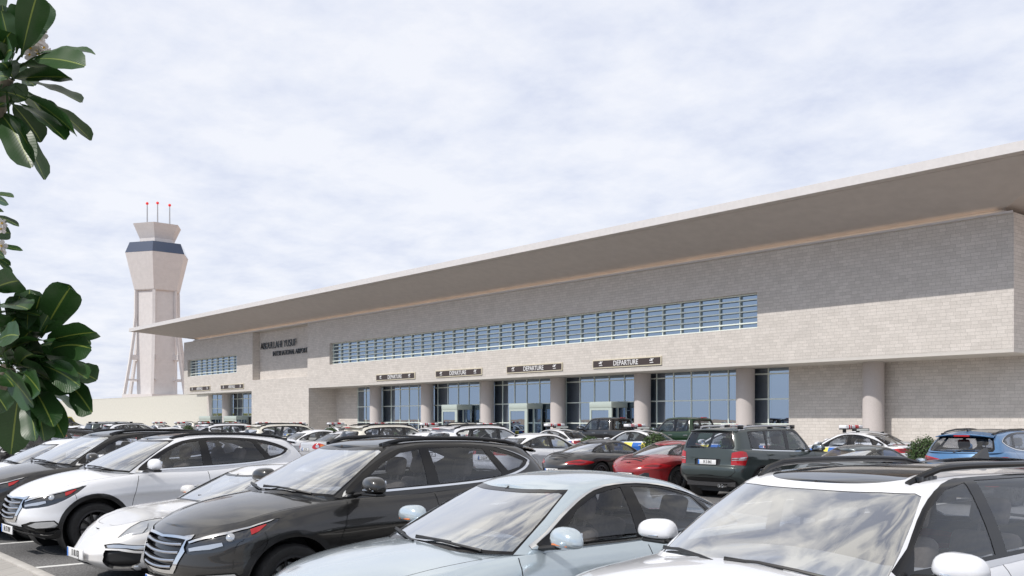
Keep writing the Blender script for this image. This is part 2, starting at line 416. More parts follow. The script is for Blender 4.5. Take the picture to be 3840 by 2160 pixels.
def ring(th_s, n):   # superellipse quarter
    th = np.clip(th_s, 0, 1)*math.pi/2
    return 1-np.maximum(np.cos(th), 0)**(2/n), np.maximum(np.sin(th), 0)**(2/n)
def spaced(a, b, n, p=1.0):
    return [a+(b-a)*((i/n)**p) for i in range(n+1)]
def body_surf(P):
    L, Wd = P['L'], P['W']; Nc, Tc, wf, zb, zt, cr, zg = [curve(P[k]) for k in ('nose', 'tail', 'wf', 'zb', 'zt', 'crown', 'zg')]
    plan = curve(P.get('plan', [(0, 1), (L, 1)])); af, ar, nf, nr = P['af'], P['ar'], P['nf'], P['nr']; cp = P.get('cp', 2.2)
    fl = P.get('flare', 0); axf, axr = P['axf'], P['axr']; cz = P.get('crease'); tw = P.get('fw', .42)
    flr = P.get('flare_r', fl)
    def f(s, t):
        tt = np.minimum(t, 1.); q = np.clip(t-1., 0, 1)
        Nn, Tt = Nc(tt), Tc(tt)
        du, yf = ring(s, nf); dr, yr = ring(3-s, nr)
        sg = np.clip(s-1, 0, 1)
        u = np.where(s < 1, Nn+af*du, np.where(s <= 2, (Nn+af)+(L-Tt-ar-Nn-af)*sg, L-Tt-ar*dr))
        yy = np.where(s < 1, yf, np.where(s <= 2, 1., yr))
        y = yy*Wd/2*wf(tt)*plan(u)
        bump = np.exp(-((tt-.42)/.30)**2)
        y = y+yy*bump*(fl*np.exp(-((u-axf)/tw)**4)+flr*np.exp(-((u-axr)/tw)**4))
        z0, z1 = zb(u), zt(u)
        z = z0+(z1-z0)*zg(tt)
        if cz:
            for (u0, za, u1, zb_, amp, wdt) in cz:    # a crease line along the side
                zl = za+(zb_-za)*np.clip((u-u0)/(u1-u0), 0, 1); m = np.clip((u-u0+.25)/.25, 0, 1)*np.clip((u1+.25-u)/.25, 0, 1)
                d = z-zl; y = y+m*yy*amp*np.where(d > 0, np.exp(-d/wdt*.8), np.exp(d/wdt*1.6))*np.where(t <= 1, 1, np.exp(-q*8))
        z = z+cr(u)*(1-(1-q)**cp); y = y*(1-q)
        return np.stack([u, y, z], -1)
    S = spaced(0, 1, 15)+spaced(1, 2, P.get('ns', 40))[1:]+spaced(2, 3, 12)[1:]
    T = list(np.linspace(0, 1, 19))+list(1+np.linspace(0, 1, 11)[1:]**1.25)
    return Surf(f, S, T, L)
def cabin_surf(P):
    L = P['L']; zb, zt, cr = curve(P['zbase']), curve(P['zroof']), curve(P['rcrown'])
    uA, uB, uC, uD = P['uABCD']; wb, wr = curve(P['wb']), curve(P['wr']); a0, a1 = P['ga']; r0, r1 = P['gr']; nf, nr = P['gn']
    bul = P.get('bulge', .03); fb = P.get('fbulge', .05); rb = P.get('rbulge', .03); lip = P.get('lip', .035)
    def f(s, t):
        tt = np.minimum(t, 1.); q = np.clip(t-1., 0, 1); par = 4*tt*(1-tt)
        Nn = uA+(uB-uA)*tt-fb*par; Tt = uD+(uC-uD)*tt+rb*par
        a = a0+(a1-a0)*tt; r = r0+(r1-r0)*tt
        du, yf = ring(s, nf); dr, yr = ring(3-s, nr); sg = np.clip(s-1, 0, 1)
        u = np.where(s < 1, Nn+a*du, np.where(s <= 2, Nn+a+(Tt-r-Nn-a)*sg, Tt-r*dr))
        yy = np.where(s < 1, yf, np.where(s <= 2, 1., yr))
        # width along the car is read at the matching base and roof stations
        ub = np.where(s < 1, uA+a0*du, np.where(s <= 2, uA+a0+(uD-r0-uA-a0)*sg, uD-r0*dr))
        ut = np.where(s < 1, uB+a1*du, np.where(s <= 2, uB+a1+(uC-r1-uB-a1)*sg, uC-r1*dr))
        k = np.clip((tt-.88)/.12, 0, 1)
        y = yy*(wb(ub)+(wr(ut)-wb(ub))*tt+bul*par-lip*k**2)
        z = zb(ub)+(zt(ut)-zb(ub))*tt
        z = z+cr(ut)*(1-(1-q)**2.4); y = y*(1-q)
        return np.stack([u, y, z], -1)
    S = spaced(0, 1, 14)+spaced(1, 2, 30)[1:]+spaced(2, 3, 12)[1:]
    T = list(np.linspace(0, .88, 11))+list(np.linspace(.88, 1, 5))[1:]+list(1+np.linspace(0, 1, 9)[1:]**1.2)
    return Surf(f, S, T, L)
def circle(cx, cz, r, a0=0, a1=360, n=40): return [(cx+r*math.cos(math.radians(a0+(a1-a0)*i/n)), cz+r*math.sin(math.radians(a0+(a1-a0)*i/n))) for i in range(n if a1-a0 == 360 else n+1)]

def text_mesh(txt, size, depth=.004, sx=1.0, bold=0.0, spacing=1.0):
    c = bpy.data.curves.new('lettering', 'FONT'); c.body = txt; c.size = size; c.extrude = depth; c.align_x = 'CENTER'; c.align_y = 'CENTER'; c.offset = bold; c.space_character = spacing
    c.resolution_u = 3
    o = bpy.data.objects.new('lettering', c); C.objects.link(o); bpy.context.view_layer.update()
    me = bpy.data.meshes.new_from_object(o.evaluated_get(bpy.context.evaluated_depsgraph_get())); bpy.data.objects.remove(o); bpy.data.curves.remove(c)
    if sx != 1: me.transform(Matrix.Diagonal((sx, 1, 1, 1)))
    return me
def put(me, M): me.transform(M); return me
def wheel(parent, x, y, r, w, rim_m, sgn, spokes=10):
    t = MB(); t.lathe([(r*.70, -w*.42), (r*.80, -w*.5), (r*.94, -w*.47), (r, -w*.30), (r, w*.30), (r*.94, w*.47), (r*.80, w*.5), (r*.70, w*.42)], 40, 'y')
    tm = t.obj('wheel', M_RUBBER, parent, (x, y, r))
    k = MB(); k.lathe([(r*.72, -w*.40), (r*.72, w*.44*1), (r*.66, w*.46), (r*.63, w*.36), (r*.60, -w*.3)], 40, 'y')
    for i in range(spokes):
        a = 2*math.pi*i/spokes
        M = Matrix.Rotation(-a, 4, 'Y')
        k.bbox(r*.06, r*.66, w*.20, w*.36, -r*.045, r*.045, .006, 0, M, 1)
    k.lathe([(0, w*.38), (r*.13, w*.38), (r*.16, w*.30), (r*.16, w*.1)], 20, 'y')
    km = k.mesh('rim')
    if sgn < 0: km.transform(Matrix.Rotation(math.pi, 4, 'Z'))
    link('rim', km, rim_m, tm)
    d = MB(); d.lathe([(0, 0), (r*.52, 0), (r*.52, .02), (0, .02)], 24, 'y'); link('brake_disc', d.mesh('brake_disc'), M_SATIN, tm)
    return tm
def plate(parent, M, text):
    b = MB(); b.bbox(-.26, .26, -.055, .055, -.008, .004, .003, 0, M)
    o = b.obj('number_plate', M_WHITEP, parent)
    b = MB(); b.box(-.257, -.215, -.052, .052, .004, .0055, 0, M); b.obj('plate_band', M_BLUEP, o)
    me = text_mesh(text, .105, .0012, .62, .0008); me.transform(Matrix.Translation((.02, 0, .0055))); me.transform(M); link('plate_text', me, M_INK, o)
    return o
# ------------------------------------------------------------------ vehicles
PAINT = paint('white_paint', (.78, .79, .82), .30, 0, 1.)
def lerp_pts(p, q, n): return [(p[0]+(q[0]-p[0])*i/n, p[1]+(q[1]-p[1])*i/n) for i in range(n+1)]
def smooth(pts, n=5, closed=False):
    P = [np.array(p, float) for p in pts]; m = len(P); out = []
    rng = range(m) if closed else range(m-1)
    for i in rng:
        p0 = P[(i-1) % m] if (closed or i > 0) else P[i]; p1 = P[i]; p2 = P[(i+1) % m]; p3 = P[(i+2) % m] if (closed or i+2 < m) else p2
        for k in range(n):
            t = k/n; out.append(tuple(.5*((2*p1)+(p2-p0)*t+(2*p0-5*p1+4*p2-p3)*t*t+(3*p1-p0-3*p2+p3)*t**3)))
    if not closed: out.append(tuple(P[-1]))
    return out
def seat(mb, x, y, z, w=.5, h=.62, head=True, lean=14, mi=0):
    M = Matrix.Translation((x, y, z)) @ Matrix.Rotation(math.radians(-lean), 4, 'Y')
    mb.bbox(-.06, .50, -w/2, w/2, -.05, .13, .05, mi, Matrix.Translation((x, y, z)), 2)
    mb.bbox(-.075, .075, -w/2, w/2, .02, h*.62, .055, mi, M, 3); mb.bbox(-.065, .065, -w*.43, w*.43, h*.5, h, .06, mi, M, 3)
    if head:
        mb.bbox(-.05, .06, -.13, .13, h+.05, h+.24, .045, mi, M, 3)
        for s in (-1, 1): mb.box(-.008, .008, s*.06-.008, s*.06+.008, h-.02, h+.08, mi, M)
def interior(P, root, seatmat=None):
    L = P['L']; X = lambda u: L/2-u; uA, uB, uC, uD = P['uABCD']; zb = curve(P['zbase']); wb = curve(P['wb'])
    b = MB(); uw = uA+P['ga'][0]
    b.box(X(uD-.1), X(uA+.15), -.70, .70, .30, .42, 0)
    b.bbox(X(uw+.42), X(uA+.10), -wb(uw)+.07, wb(uw)-.07, float(zb(uw))-.22, float(zb(uw))-.035, .05, 0)
    b.bbox(X(uw+1.6), X(uw+.2), -.13, .13, .40, .66, .04, 0)
    if P.get('shelf'): b.box(X(uD-.05), X(P['shelf']), -wb(uD-.5)+.08, wb(uD-.5)-.08, float(zb(uD-.3))-.06, float(zb(uD-.3))-.03, 0)
    st = MB(); us = uw+.62
    M = Matrix.Translation((X(us), .37, float(zb(us))-.04)) @ Matrix.Rotation(math.radians(66), 4, 'Y')
    st.lathe([(.165, .0), (.178, .014), (.192, 0), (.178, -.014), (.165, 0)], 28, 'z'); 
    st.bbox(-.17, .17, -.05, .05, -.012, .012, .008, 0)
    st.lathe([(0, .0), (.07, 0), (.06, .03), (0, .04)], 14, 'z')
    me = st.mesh(); me.transform(M); link('steering_wheel', me, M_INT, root)
    b.obj('dashboard', M_INT, root)
    for y in (.37, -.37):
        s_ = MB(); seat(s_, X(P['seat_f']), y, P['seat_z'], .50, .62); s_.obj('seat', seatmat or M_SEAT, root)
    if P.get('seat_r'):
        s_ = MB()
        for y in (.40, -.40): seat(s_, X(P['seat_r']), y, P['seat_z']+.03, .56, .56, True, 18)
        s_.obj('rear_seat', seatmat or M_SEAT, root)
    m = MB(); m.tube([(X(uB+.02), 0, P['mir_z']+.08), (X(uB-.06), 0, P['mir_z']+.02)], .012); m.bbox(X(uB-.04), X(uB-.07), -.12, .12, P['mir_z']-.035, P['mir_z']+.035, .012, 0)
    m.obj('rear_view_mirror', M_BLACK, root)
def side_mirror(root, P, style='suv'):
    L = P['L']; u, y, z, sc = P['mirror']
    for sgn in (1, -1):
        bm = bmesh.new(); bmesh.ops.create_uvsphere(bm, u_segments=20, v_segments=12, radius=1)
        for v in bm.verts:
            c = v.co; x, yy, zz = c.x, c.y, c.z
            sq = lambda a, e: math.copysign(abs(a)**e, a)
            x, yy, zz = sq(x, .75), sq(yy, .72), sq(zz, .75)
            fx = .105 if x > 0 else .046
            v.co = (x*fx*sc, yy*.158*sc*(1-.10*zz), zz*.086*sc*(1+.18*yy*0-.12*(yy+1)*.5))
            if v.co.z < 0: v.co.z *= .82
        M = Matrix.Translation((L/2-u, sgn*(y+.15*sc+.05), z)) @ Matrix.Rotation(sgn*math.radians(-8), 4, 'Z') @ Matrix.Scale(sgn, 4, (0, 1, 0))
        c = MB(); c.bm(bm, 0, M, True); o = c.obj('mirror', PAINT, root)
        g = MB(); g.bbox(-.0475*sc, -.036*sc, -.100*sc, .100*sc, -.048*sc, .048*sc, .002, 0, M); g.obj('mirror_glass', M_MIRROR, o)
        a = MB(); a.tube([(L/2-u+.03, sgn*(y-.06), z-.085*sc), (L/2-u+.02, sgn*(y+.02), z-.075*sc), (L/2-u+.01, sgn*(y+.10), z-.062*sc)], [.045*sc, .036*sc, .042*sc], 10, 0, True, .5)
        if style == 'suv': a.bbox(L/2-u-.03*sc, L/2-u+.075*sc, sgn*(y+.19*sc)-.115*sc, sgn*(y+.19*sc)+.115*sc, z-.088*sc, z-.060*sc, .012)
        a.obj('mirror_foot', M_BLACK, o)
        k = MB(); k.bbox(L/2-u+.045*sc, L/2-u+.098*sc, sgn*(y+.21*sc)-.085*sc, sgn*(y+.21*sc)+.085*sc, z-.040*sc, z-.028*sc, .005); k.obj('turn_signal', M_AMBER if style == 'saloon' else M_CHROME, o)
def wiper(root, pts, r=.010):
    b = MB(); b.tube(pts, r, 6, 0); p = [Vector(q) for q in pts]; d = (p[-1]-p[0])
    b.tube([p[0]+d*.45+Vector((0, 0, .018)), p[-1]+Vector((0, 0, .012))], r*.7, 5); b.obj('wiper', M_BLACK, root)
def door_handle(root, door, B, u, z, w=.20, m=None):
    for sgn, d in zip((1, -1), door):
        a, b_ = B.inv((u, None, z), (1, 2), (0, 1)); p = B.xyz(np.array([a]), np.array([b_]))[0]
        h = MB(); y0 = sgn*p[1]
        h.tube([(p[0]+w/2, y0-sgn*.004, z-.004), (p[0]+w*.38, y0+sgn*.03, z), (p[0], y0+sgn*.036, z+.003), (p[0]-w*.38, y0+sgn*.03, z+.004), (p[0]-w/2, y0-sgn*.004, z+.002)], [.012, .017, .018, .017, .012], 8, 0, True, .8)
        h.obj('door_handle', m or PAINT, d)
def wells(root, P):
    L = P['L']; W_ = P['W']
    for u in (P['axf'], P['axr']):
        for sgn in (1, -1):
            w = MB(); r = P['rarch']; y0, y1 = sgn*(W_/2-.36), sgn*(W_/2-.035)
            w.lathe([(r+.015, y1), (r+.015, y0), (0, y0)], 28, 'y', (L/2-u, 0, P['rw']+.0), 0, True); w.obj('wheel_arch_liner', M_BLACK, root)
    b = MB(); b.box(-L/2+.35, L/2-.35, -W_/2+.40, W_/2-.40, .22, .40, 0); b.box(-L/2+.35, L/2-.55, -.4, .4, .17, .24, 0); b.obj('underbody', M_BLACK, root)
def lining(B, G, root, glass_names, body_names, Gn):
    parts = [G.out(Gn, -.020, 'both', 0, True)]
    parts.append(B.out(body_names, -.045, 'both', 0, True))
    emit('cabin_lining', parts, M_INT, root)
def roof_rails(root, G, u0, u1, y, h=.055, m=None, r=.016, feet=True):
    for sgn in (1, -1):
        def top(u, yy):
            a, b_ = G.inv((u, yy, None), None, (1, 2)); return G.xyz(np.array([a]), np.array([b_]))[0]
        pts = []; n = 14
        for i in range(n+1):
            u = u0+(u1-u0)*i/n; p = top(u, y-.02*(1-math.sin(math.pi*i/n))); lift = h*min(1, math.sin(math.pi*min(max(i/n, .0), 1))*2.6) if i not in (0, n) else -.005
            pts.append((p[0], sgn*p[1], p[2]+lift))
        b = MB(); b.tube(pts, [r*1.1]+[r]*(n-1)+[r*1.1], 8, 0, True, 1.35)
        if feet:
            for k in (1, n-1):
                p0, p1 = pts[k-1], pts[k+1]; q = pts[k]
                for t in (-.10, -.05, 0, .05): b.bbox(q[0]+t-.03, q[0]+t+.03, q[1]-.012, q[1]+.012, q[2]-.075, q[2]-.005, .004)
        b.obj('roof_rail', m or M_TRIM, root)

SUV = dict(L=4.475, W=1.85, axf=.90, axr=3.56, rw=.355, rarch=.425,
    zb=[(0, .34), (.35, .25), (1.2, .24), (3.3, .24), (4.0, .30), (4.475, .40)],
    zt=[(0, .80), (.15, .845), (.4, .905), (.75, .985), (1.1, 1.035), (1.5, 1.07), (2.3, 1.09), (3.2, 1.135), (3.8, 1.165), (4.475, 1.13)],
    crown=[(0, .0), (.12, .006), (.25, .042), (.45, .075), (.9, .095), (1.25, .10), (1.7, .08), (4.2, .05), (4.475, .02)],
    zg=[(0, 0), (1, 1)], cp=2.0,
    nose=[(0, .20), (.08, .08), (.25, .02), (.42, .0), (.60, .015), (.80, .05), (.92, .09), (1, .17)],
    tail=[(0, .20), (.08, .07), (.25, .0), (.45, .02), (.62, .05), (.85, .10), (1, .14)],
    wf=[(0, .90), (.06, .945), (.16, .975), (.32, .975), (.5, .972), (.66, .985), (.78, .995), (.88, .975), (.95, .945), (1, .900)],
    plan=[(0, .985), (.7, .995), (1.6, .985), (2.4, .99), (3.5, 1.0), (4.1, .985), (4.475, .965)],
    af=.80, ar=.55, nf=2.45, nr=2.7, flare=.022, fw=.48,
    crease=[(.95, .80, 4.0, .905, .030, .055), (1.3, .50, 3.1, .54, -.022, .09)],
    zbase=[(.9, 1.13), (1.3, 1.105), (1.6, 1.065), (2.3, 1.085), (3.2, 1.13), (3.8, 1.16), (4.475, 1.12)],
    zroof=[(1.9, 1.535), (2.2, 1.575), (2.6, 1.595), (3.1, 1.59), (3.6, 1.555), (4.2, 1.49)], rcrown=[(1.9, .02), (2.1, .028), (2.6, .035), (3.8, .032), (4.2, .015)],
    uABCD=(1.04, 1.94, 4.06, 4.36), wb=[(1.0, .775), (1.6, .81), (2.6, .835), (3.6, .825), (4.4, .78)], wr=[(1.9, .575), (2.6, .625), (3.4, .62), (4.2, .575)],
    ga=(.62, .40), gr=(.42, .34), gn=(2.9, 3.0), bulge=.024, fbulge=.045, rbulge=.02,
    seat_f=2.18, seat_r=3.0, seat_z=.60, mir_z=1.47, mirror=(1.64, .885, 1.205, 1.08))

PLATE_F = Matrix(((0, 0, 1, 0), (1, 0, 0, 0), (0, 1, 0, 0), (0, 0, 0, 1))); PLATE_R = Matrix(((0, 0, -1, 0), (-1, 0, 0, 0), (0, 1, 0, 0), (0, 0, 0, 1)))
class Car:
    """one vehicle: body and glasshouse surfaces, outlines cut into them, then every outline becomes a part"""
    def __init__(s, P, name):
        s.P = P; s.L = P['L']; s.root = thing(name, '', 'car'); s.B = body_surf(P); s.G = cabin_surf(P)
        s.sd = dict(srange=(.55, 2.45), trange=(0, 1)); s.cl = dict(srange=(.8, 2.3), trange=(0, .995)); s.doors = []
        s.nb = P.get('nose_bow', (.05, .55, .9, 2.4)); s.tb = P.get('tail_bow', (.06, .42, .88, 3.0))
    def X(s, u): return s.L/2-u
    def side(s, name, pts, **k): s.B.reg(name, s.B.poly(pts, **{**s.sd, **k}))
    def line(s, pts, w=.008, sm=4, **k): s.B.reg('gap', s.B.strip(smooth(pts, sm) if sm else pts, w, **{**s.cl, **k}))
    def front(s, name, pts, tr=(0, 1.12)):
        a, b, c, e = s.nb
        s.B.reg(name, s.B.poly([(p if len(p) == 3 else (a+b*(p[0]/c)**e, p[0], p[1])) for p in pts], mode='xyz', srange=(0, 1.3), trange=tr))
    def rear(s, name, pts, tr=(0, 1.1)):
        a, b, c, e = s.tb
        s.B.reg(name, s.B.poly([(p if len(p) == 3 else (s.L-a-b*(p[0]/c)**e, p[0], p[1])) for p in pts], mode='xyz', srange=(1.85, 3.0), trange=tr))
    def top(s, name, pts, lo=1.0): s.B.reg(name, s.B.poly(pts, mode='top', trange=(lo, 2.)))
    def arches(s, clad=0):
        for u in (s.P['axf'], s.P['axr']):
            if clad: s.side('cladding', circle(u, s.P['rw'], s.P['rarch']+clad))
        for u in (s.P['axf'], s.P['axr']): s.side('well', circle(u, s.P['rw'], s.P['rarch']))
    def glass(s, name, pts): s.G.reg(name, s.G.poly(pts, srange=(.35, 2.8), trange=(0, 1)))
    def screens(s, st=.79, rt=(.10, .82), rs=2.45, edge=True):
        g = s.G
        if edge: g.reg('windscreen_edge', [(0, .0)]+[(x, .0) for x in (.3, .6, st+.01)]+[(st+.03, .5), (st+.01, .93), (.4, .985), (0, .99)])
        g.reg('windscreen', [(0, .07), (.3, .065), (.6, .05), (st-.015, .045), (st, .3), (st, .6), (st-.015, .86), (st-.09, .90), (.4, .93), (0, .935)])
        if edge: g.reg('backlight_edge', [(3, rt[0]-.05), (rs+.01, rt[0]-.03), (rs-.05, rt[0]+.1), (rs-.07, rt[1]+.05), (rs+.05, rt[1]+.09), (3, rt[1]+.10)])
        g.reg('backlight', [(3, rt[0]), (rs+.10, rt[0]+.02), (rs+.02, rt[0]+.10), (rs, rt[1]-.15), (rs+.06, rt[1]-.03), (rs+.14, rt[1]), (3, rt[1]+.01)])
    def finish(s, handles=(), rim=M_RIM, spokes=10, rear_tint=None, mirror_style='suv', seatm=None, gmat=None, wsmat=None):
        B, G, P, root = s.B, s.G, s.P, s.root; B.build(); G.build(); has = lambda S_, n: n in S_.faces
        emit('body', [B.out([''], 0), G.out([''], 0)], PAINT, root)
        emit('body_trim', [B.out(['cladding', 'black'], .005), B.out(['gap'], -.004), B.out(['recess'], -.02, 'both', -.02)], M_BLACK, root)
        for n in ('hood', 'boot_lid'):
            if has(B, n): emit(n, [B.out(n, 0)], PAINT, root)
        gm = gmat or G_SIDE; rt = rear_tint or G_DARK; dd = []
        for side in ('left', 'right'):
            ds = []
            for a, w, g_ in (('front_door', 'front_window', gm), ('rear_door', 'rear_window', rt)):
                d = emit('door', [B.out(a, 0, side)], PAINT, root) if has(B, a) else None
                if has(G, w): emit('side_window', [G.out(w, -.004, side)], g_, d or root)
                ds.append(d)
            dd.append(ds)
            if has(G, 'quarter_window'): emit('quarter_window', [G.out('quarter_window', -.004, side)], rt, root)
            h = None
            if has(B, 'headlight'):
                h = emit('headlight', [B.out(['headlight', 'lamp_red_edge'], -.006, side)], P.get('lampm', M_LAMPDK), root)
                for n, m, o in (('lamp_blade', M_CHROME, .006), ('lamp_red', M_RED, .004), ('lamp_lens', M_LENS, .004)):
                    if has(B, n): emit({'lamp_blade': 'light_strip', 'lamp_red': 'side_marker', 'lamp_lens': 'lens'}[n], [B.out(n, o, side, o*2)], m, h)
                if P.get('proj'):
                    for pu, py, pz, pr in P['proj']:
                        a, b_ = B.inv((pu, py, pz), (0, 1.3), (0, 1.2)); p = B.xyz(np.array([a]), np.array([b_]))[0]; n_ = B.normals(np.array([a]), np.array([b_]))[0]
                        lm = MB(); lm.lathe([(0, pr*.4), (pr*.6, pr*.34), (pr*.95, .002), (pr, -.01)], 18, 'z'); me = lm.mesh()
                        sg = 1 if side == 'left' else -1
                        me.transform(Matrix.Translation((p[0], sg*p[1], p[2])) @ Vector((0, 0, 1)).rotation_difference(Vector((n_[0], sg*n_[1], n_[2]))).to_matrix().to_4x4()); link('projector', me, M_LENS, h)
            if has(B, 'fog_bezel'):
                f_ = emit('fog_light', [B.out('fog_bezel', -.014, side, -.014)], M_BLACK, root)
                if has(B, 'fog_lamp'): emit('lens', [B.out('fog_lamp', -.002, side, .01)], M_LENS, f_)
            if has(B, 'side_intake'): emit('air_intake', [B.out('side_intake', -.04, side, -.04)], M_BLACK, root)
            if has(B, 'marker'): emit('running_light', [B.out('marker', .006, side, .012)], M_LENS, root)
            if has(B, 'tail_lamp'):
                t_ = emit('tail_light', [B.out('tail_lamp', .005, side, .006)], M_RED, root)
                for n, m in (('tail_dark', M_REDDK), ('tail_white', M_LENS), ('tail_amber', M_AMBER)):
                    if has(B, n): emit({'tail_dark': 'inner_lamp', 'tail_white': 'reversing_lamp', 'tail_amber': 'indicator'}[n], [B.out(n, .006, side)], m, t_)
            if has(B, 'reflector'): emit('reflector', [B.out('reflector', .003, side)], M_RED, root)
        for i, u, z, m in handles: door_handle(root, (dd[0][i] or root, dd[1][i] or root), B, u, z, .2, m)
        s.grille = emit('grille', [B.out('grille', -.045, 'both', -.045), B.out('grille_frame', .010, 'both', .02)], [M_TRIM, M_CHROME], root, [0, 1])
        emit('front_intake', [B.out('intake', -.03, 'both', -.03)], M_BLACK, root); emit('skid_plate', [B.out('skid_plate', .004, 'both', .01)], M_SATIN, root)
        emit('window_trim', [G.out('trim', -.001), G.out('chrome', .005, 'both', .006), G.out('windscreen_edge', -.001), G.out('backlight_edge', 0)], [M_TRIM, M_CHROME], root, [0, 1, 0, 0])
        s.ws = emit('windscreen', [G.out('windscreen', -.003)], wsmat or G_CLEAR, root); emit('rear_windscreen', [G.out('backlight', -.003)], P.get('rearglass', rt), root)
        if has(G, 'sunroof'): emit('sunroof', [G.out('sunroof', .001)], G_ROOF, root)
        emit('cabin_lining', [G.out(['', 'trim', 'chrome', 'sunroof'], -.020, 'both', 0, True), B.out(['', 'front_door', 'rear_door', *['check%d' % i for i in range(7)]], -.045, 'both', 0, True)], M_INT, root)
        side_mirror(root, P, mirror_style); wells(root, P); interior(P, root, seatm)
        for u in (P['axf'], P['axr']):
            for sg in (1, -1): wheel(root, s.X(u), sg*(P['W']/2-P.get('wheel_in', .135)), P['rw'], .235, rim, sg, spokes)
        return root
    def wipers(s):
        G = s.G
        def ws(y, t):
            aa = np.linspace(0, .9, 200); pp = G.xyz(aa, np.full(200, t)); k = int(np.abs(pp[:, 1]-abs(y)).argmin()); return (pp[k, 0]+.012, y, pp[k, 2]+.012)
        wiper(s.root, [ws(.66, .02), ws(.45, .07), ws(.18, .10), ws(-.05, .08)]); wiper(s.root, [ws(-.02, .02), ws(-.25, .08), ws(-.48, .11), ws(-.66, .08)])
    def plates(s, f=None, r=None, fz=.45, rz=.7, fx=.012, rx=.0):
        if f: plate(s.root, Matrix.Translation((s.L/2+fx, 0, fz)) @ PLATE_F, f)
        if r: plate(s.root, Matrix.Translation((-s.L/2-rx, 0, rz)) @ PLATE_R, r)
    def fin(s, u, z, h=.07):
        X = s.X; fin = MB(); fin.add([(X(u), -.022, z), (X(u), .022, z), (X(u+.2), .022, z-.015), (X(u+.2), -.022, z-.015), (X(u+.16), 0, z+h), (X(u+.21), 0, z+h-.005)], [(0, 1, 4), (0, 4, 5, 3), (1, 2, 5, 4), (2, 3, 5), (0, 3, 2, 1)]); fin.obj('antenna', M_TRIM, s.root)
    def spoiler(s, u, z, hw, depth=.3, drop=.055, rise=.075, brake=True):
        X = s.X; sp = MB(); pts = []
        for i in range(13):
            y = -hw+2*hw*i/12; pts.append((X(u-.10*(abs(y)/hw)**2.5), y, z-drop*(abs(y)/hw)**2.2))
        sp.tube(pts, [.018]+[.028]*11+[.018], 8, 0, True, .6)
        for i in range(12):
            (x0, y0, z0), (x1, y1, z1) = pts[i], pts[i+1]; k0 = (x0+depth, y0*.94, z0+rise-.012*(abs(y0)/hw)); k1 = (x1+depth, y1*.94, z1+rise-.012*(abs(y1)/hw))
            sp.add([(x0, y0, z0+.016), (x1, y1, z1+.016), k1, k0, (x0, y0, z0-.016), (x1, y1, z1-.016), (k1[0], k1[1], k1[2]-.03), (k0[0], k0[1], k0[2]-.03)], [(0, 3, 2, 1), (4, 5, 6, 7)], 0, True)
        spo = sp.obj('roof_spoiler', PAINT, s.root)
        if brake: bl = MB(); bl.bbox(X(u+.03), X(u-.01), -.17, .17, z-.045, z-.012, .006); bl.obj('brake_light', M_RED, spo)

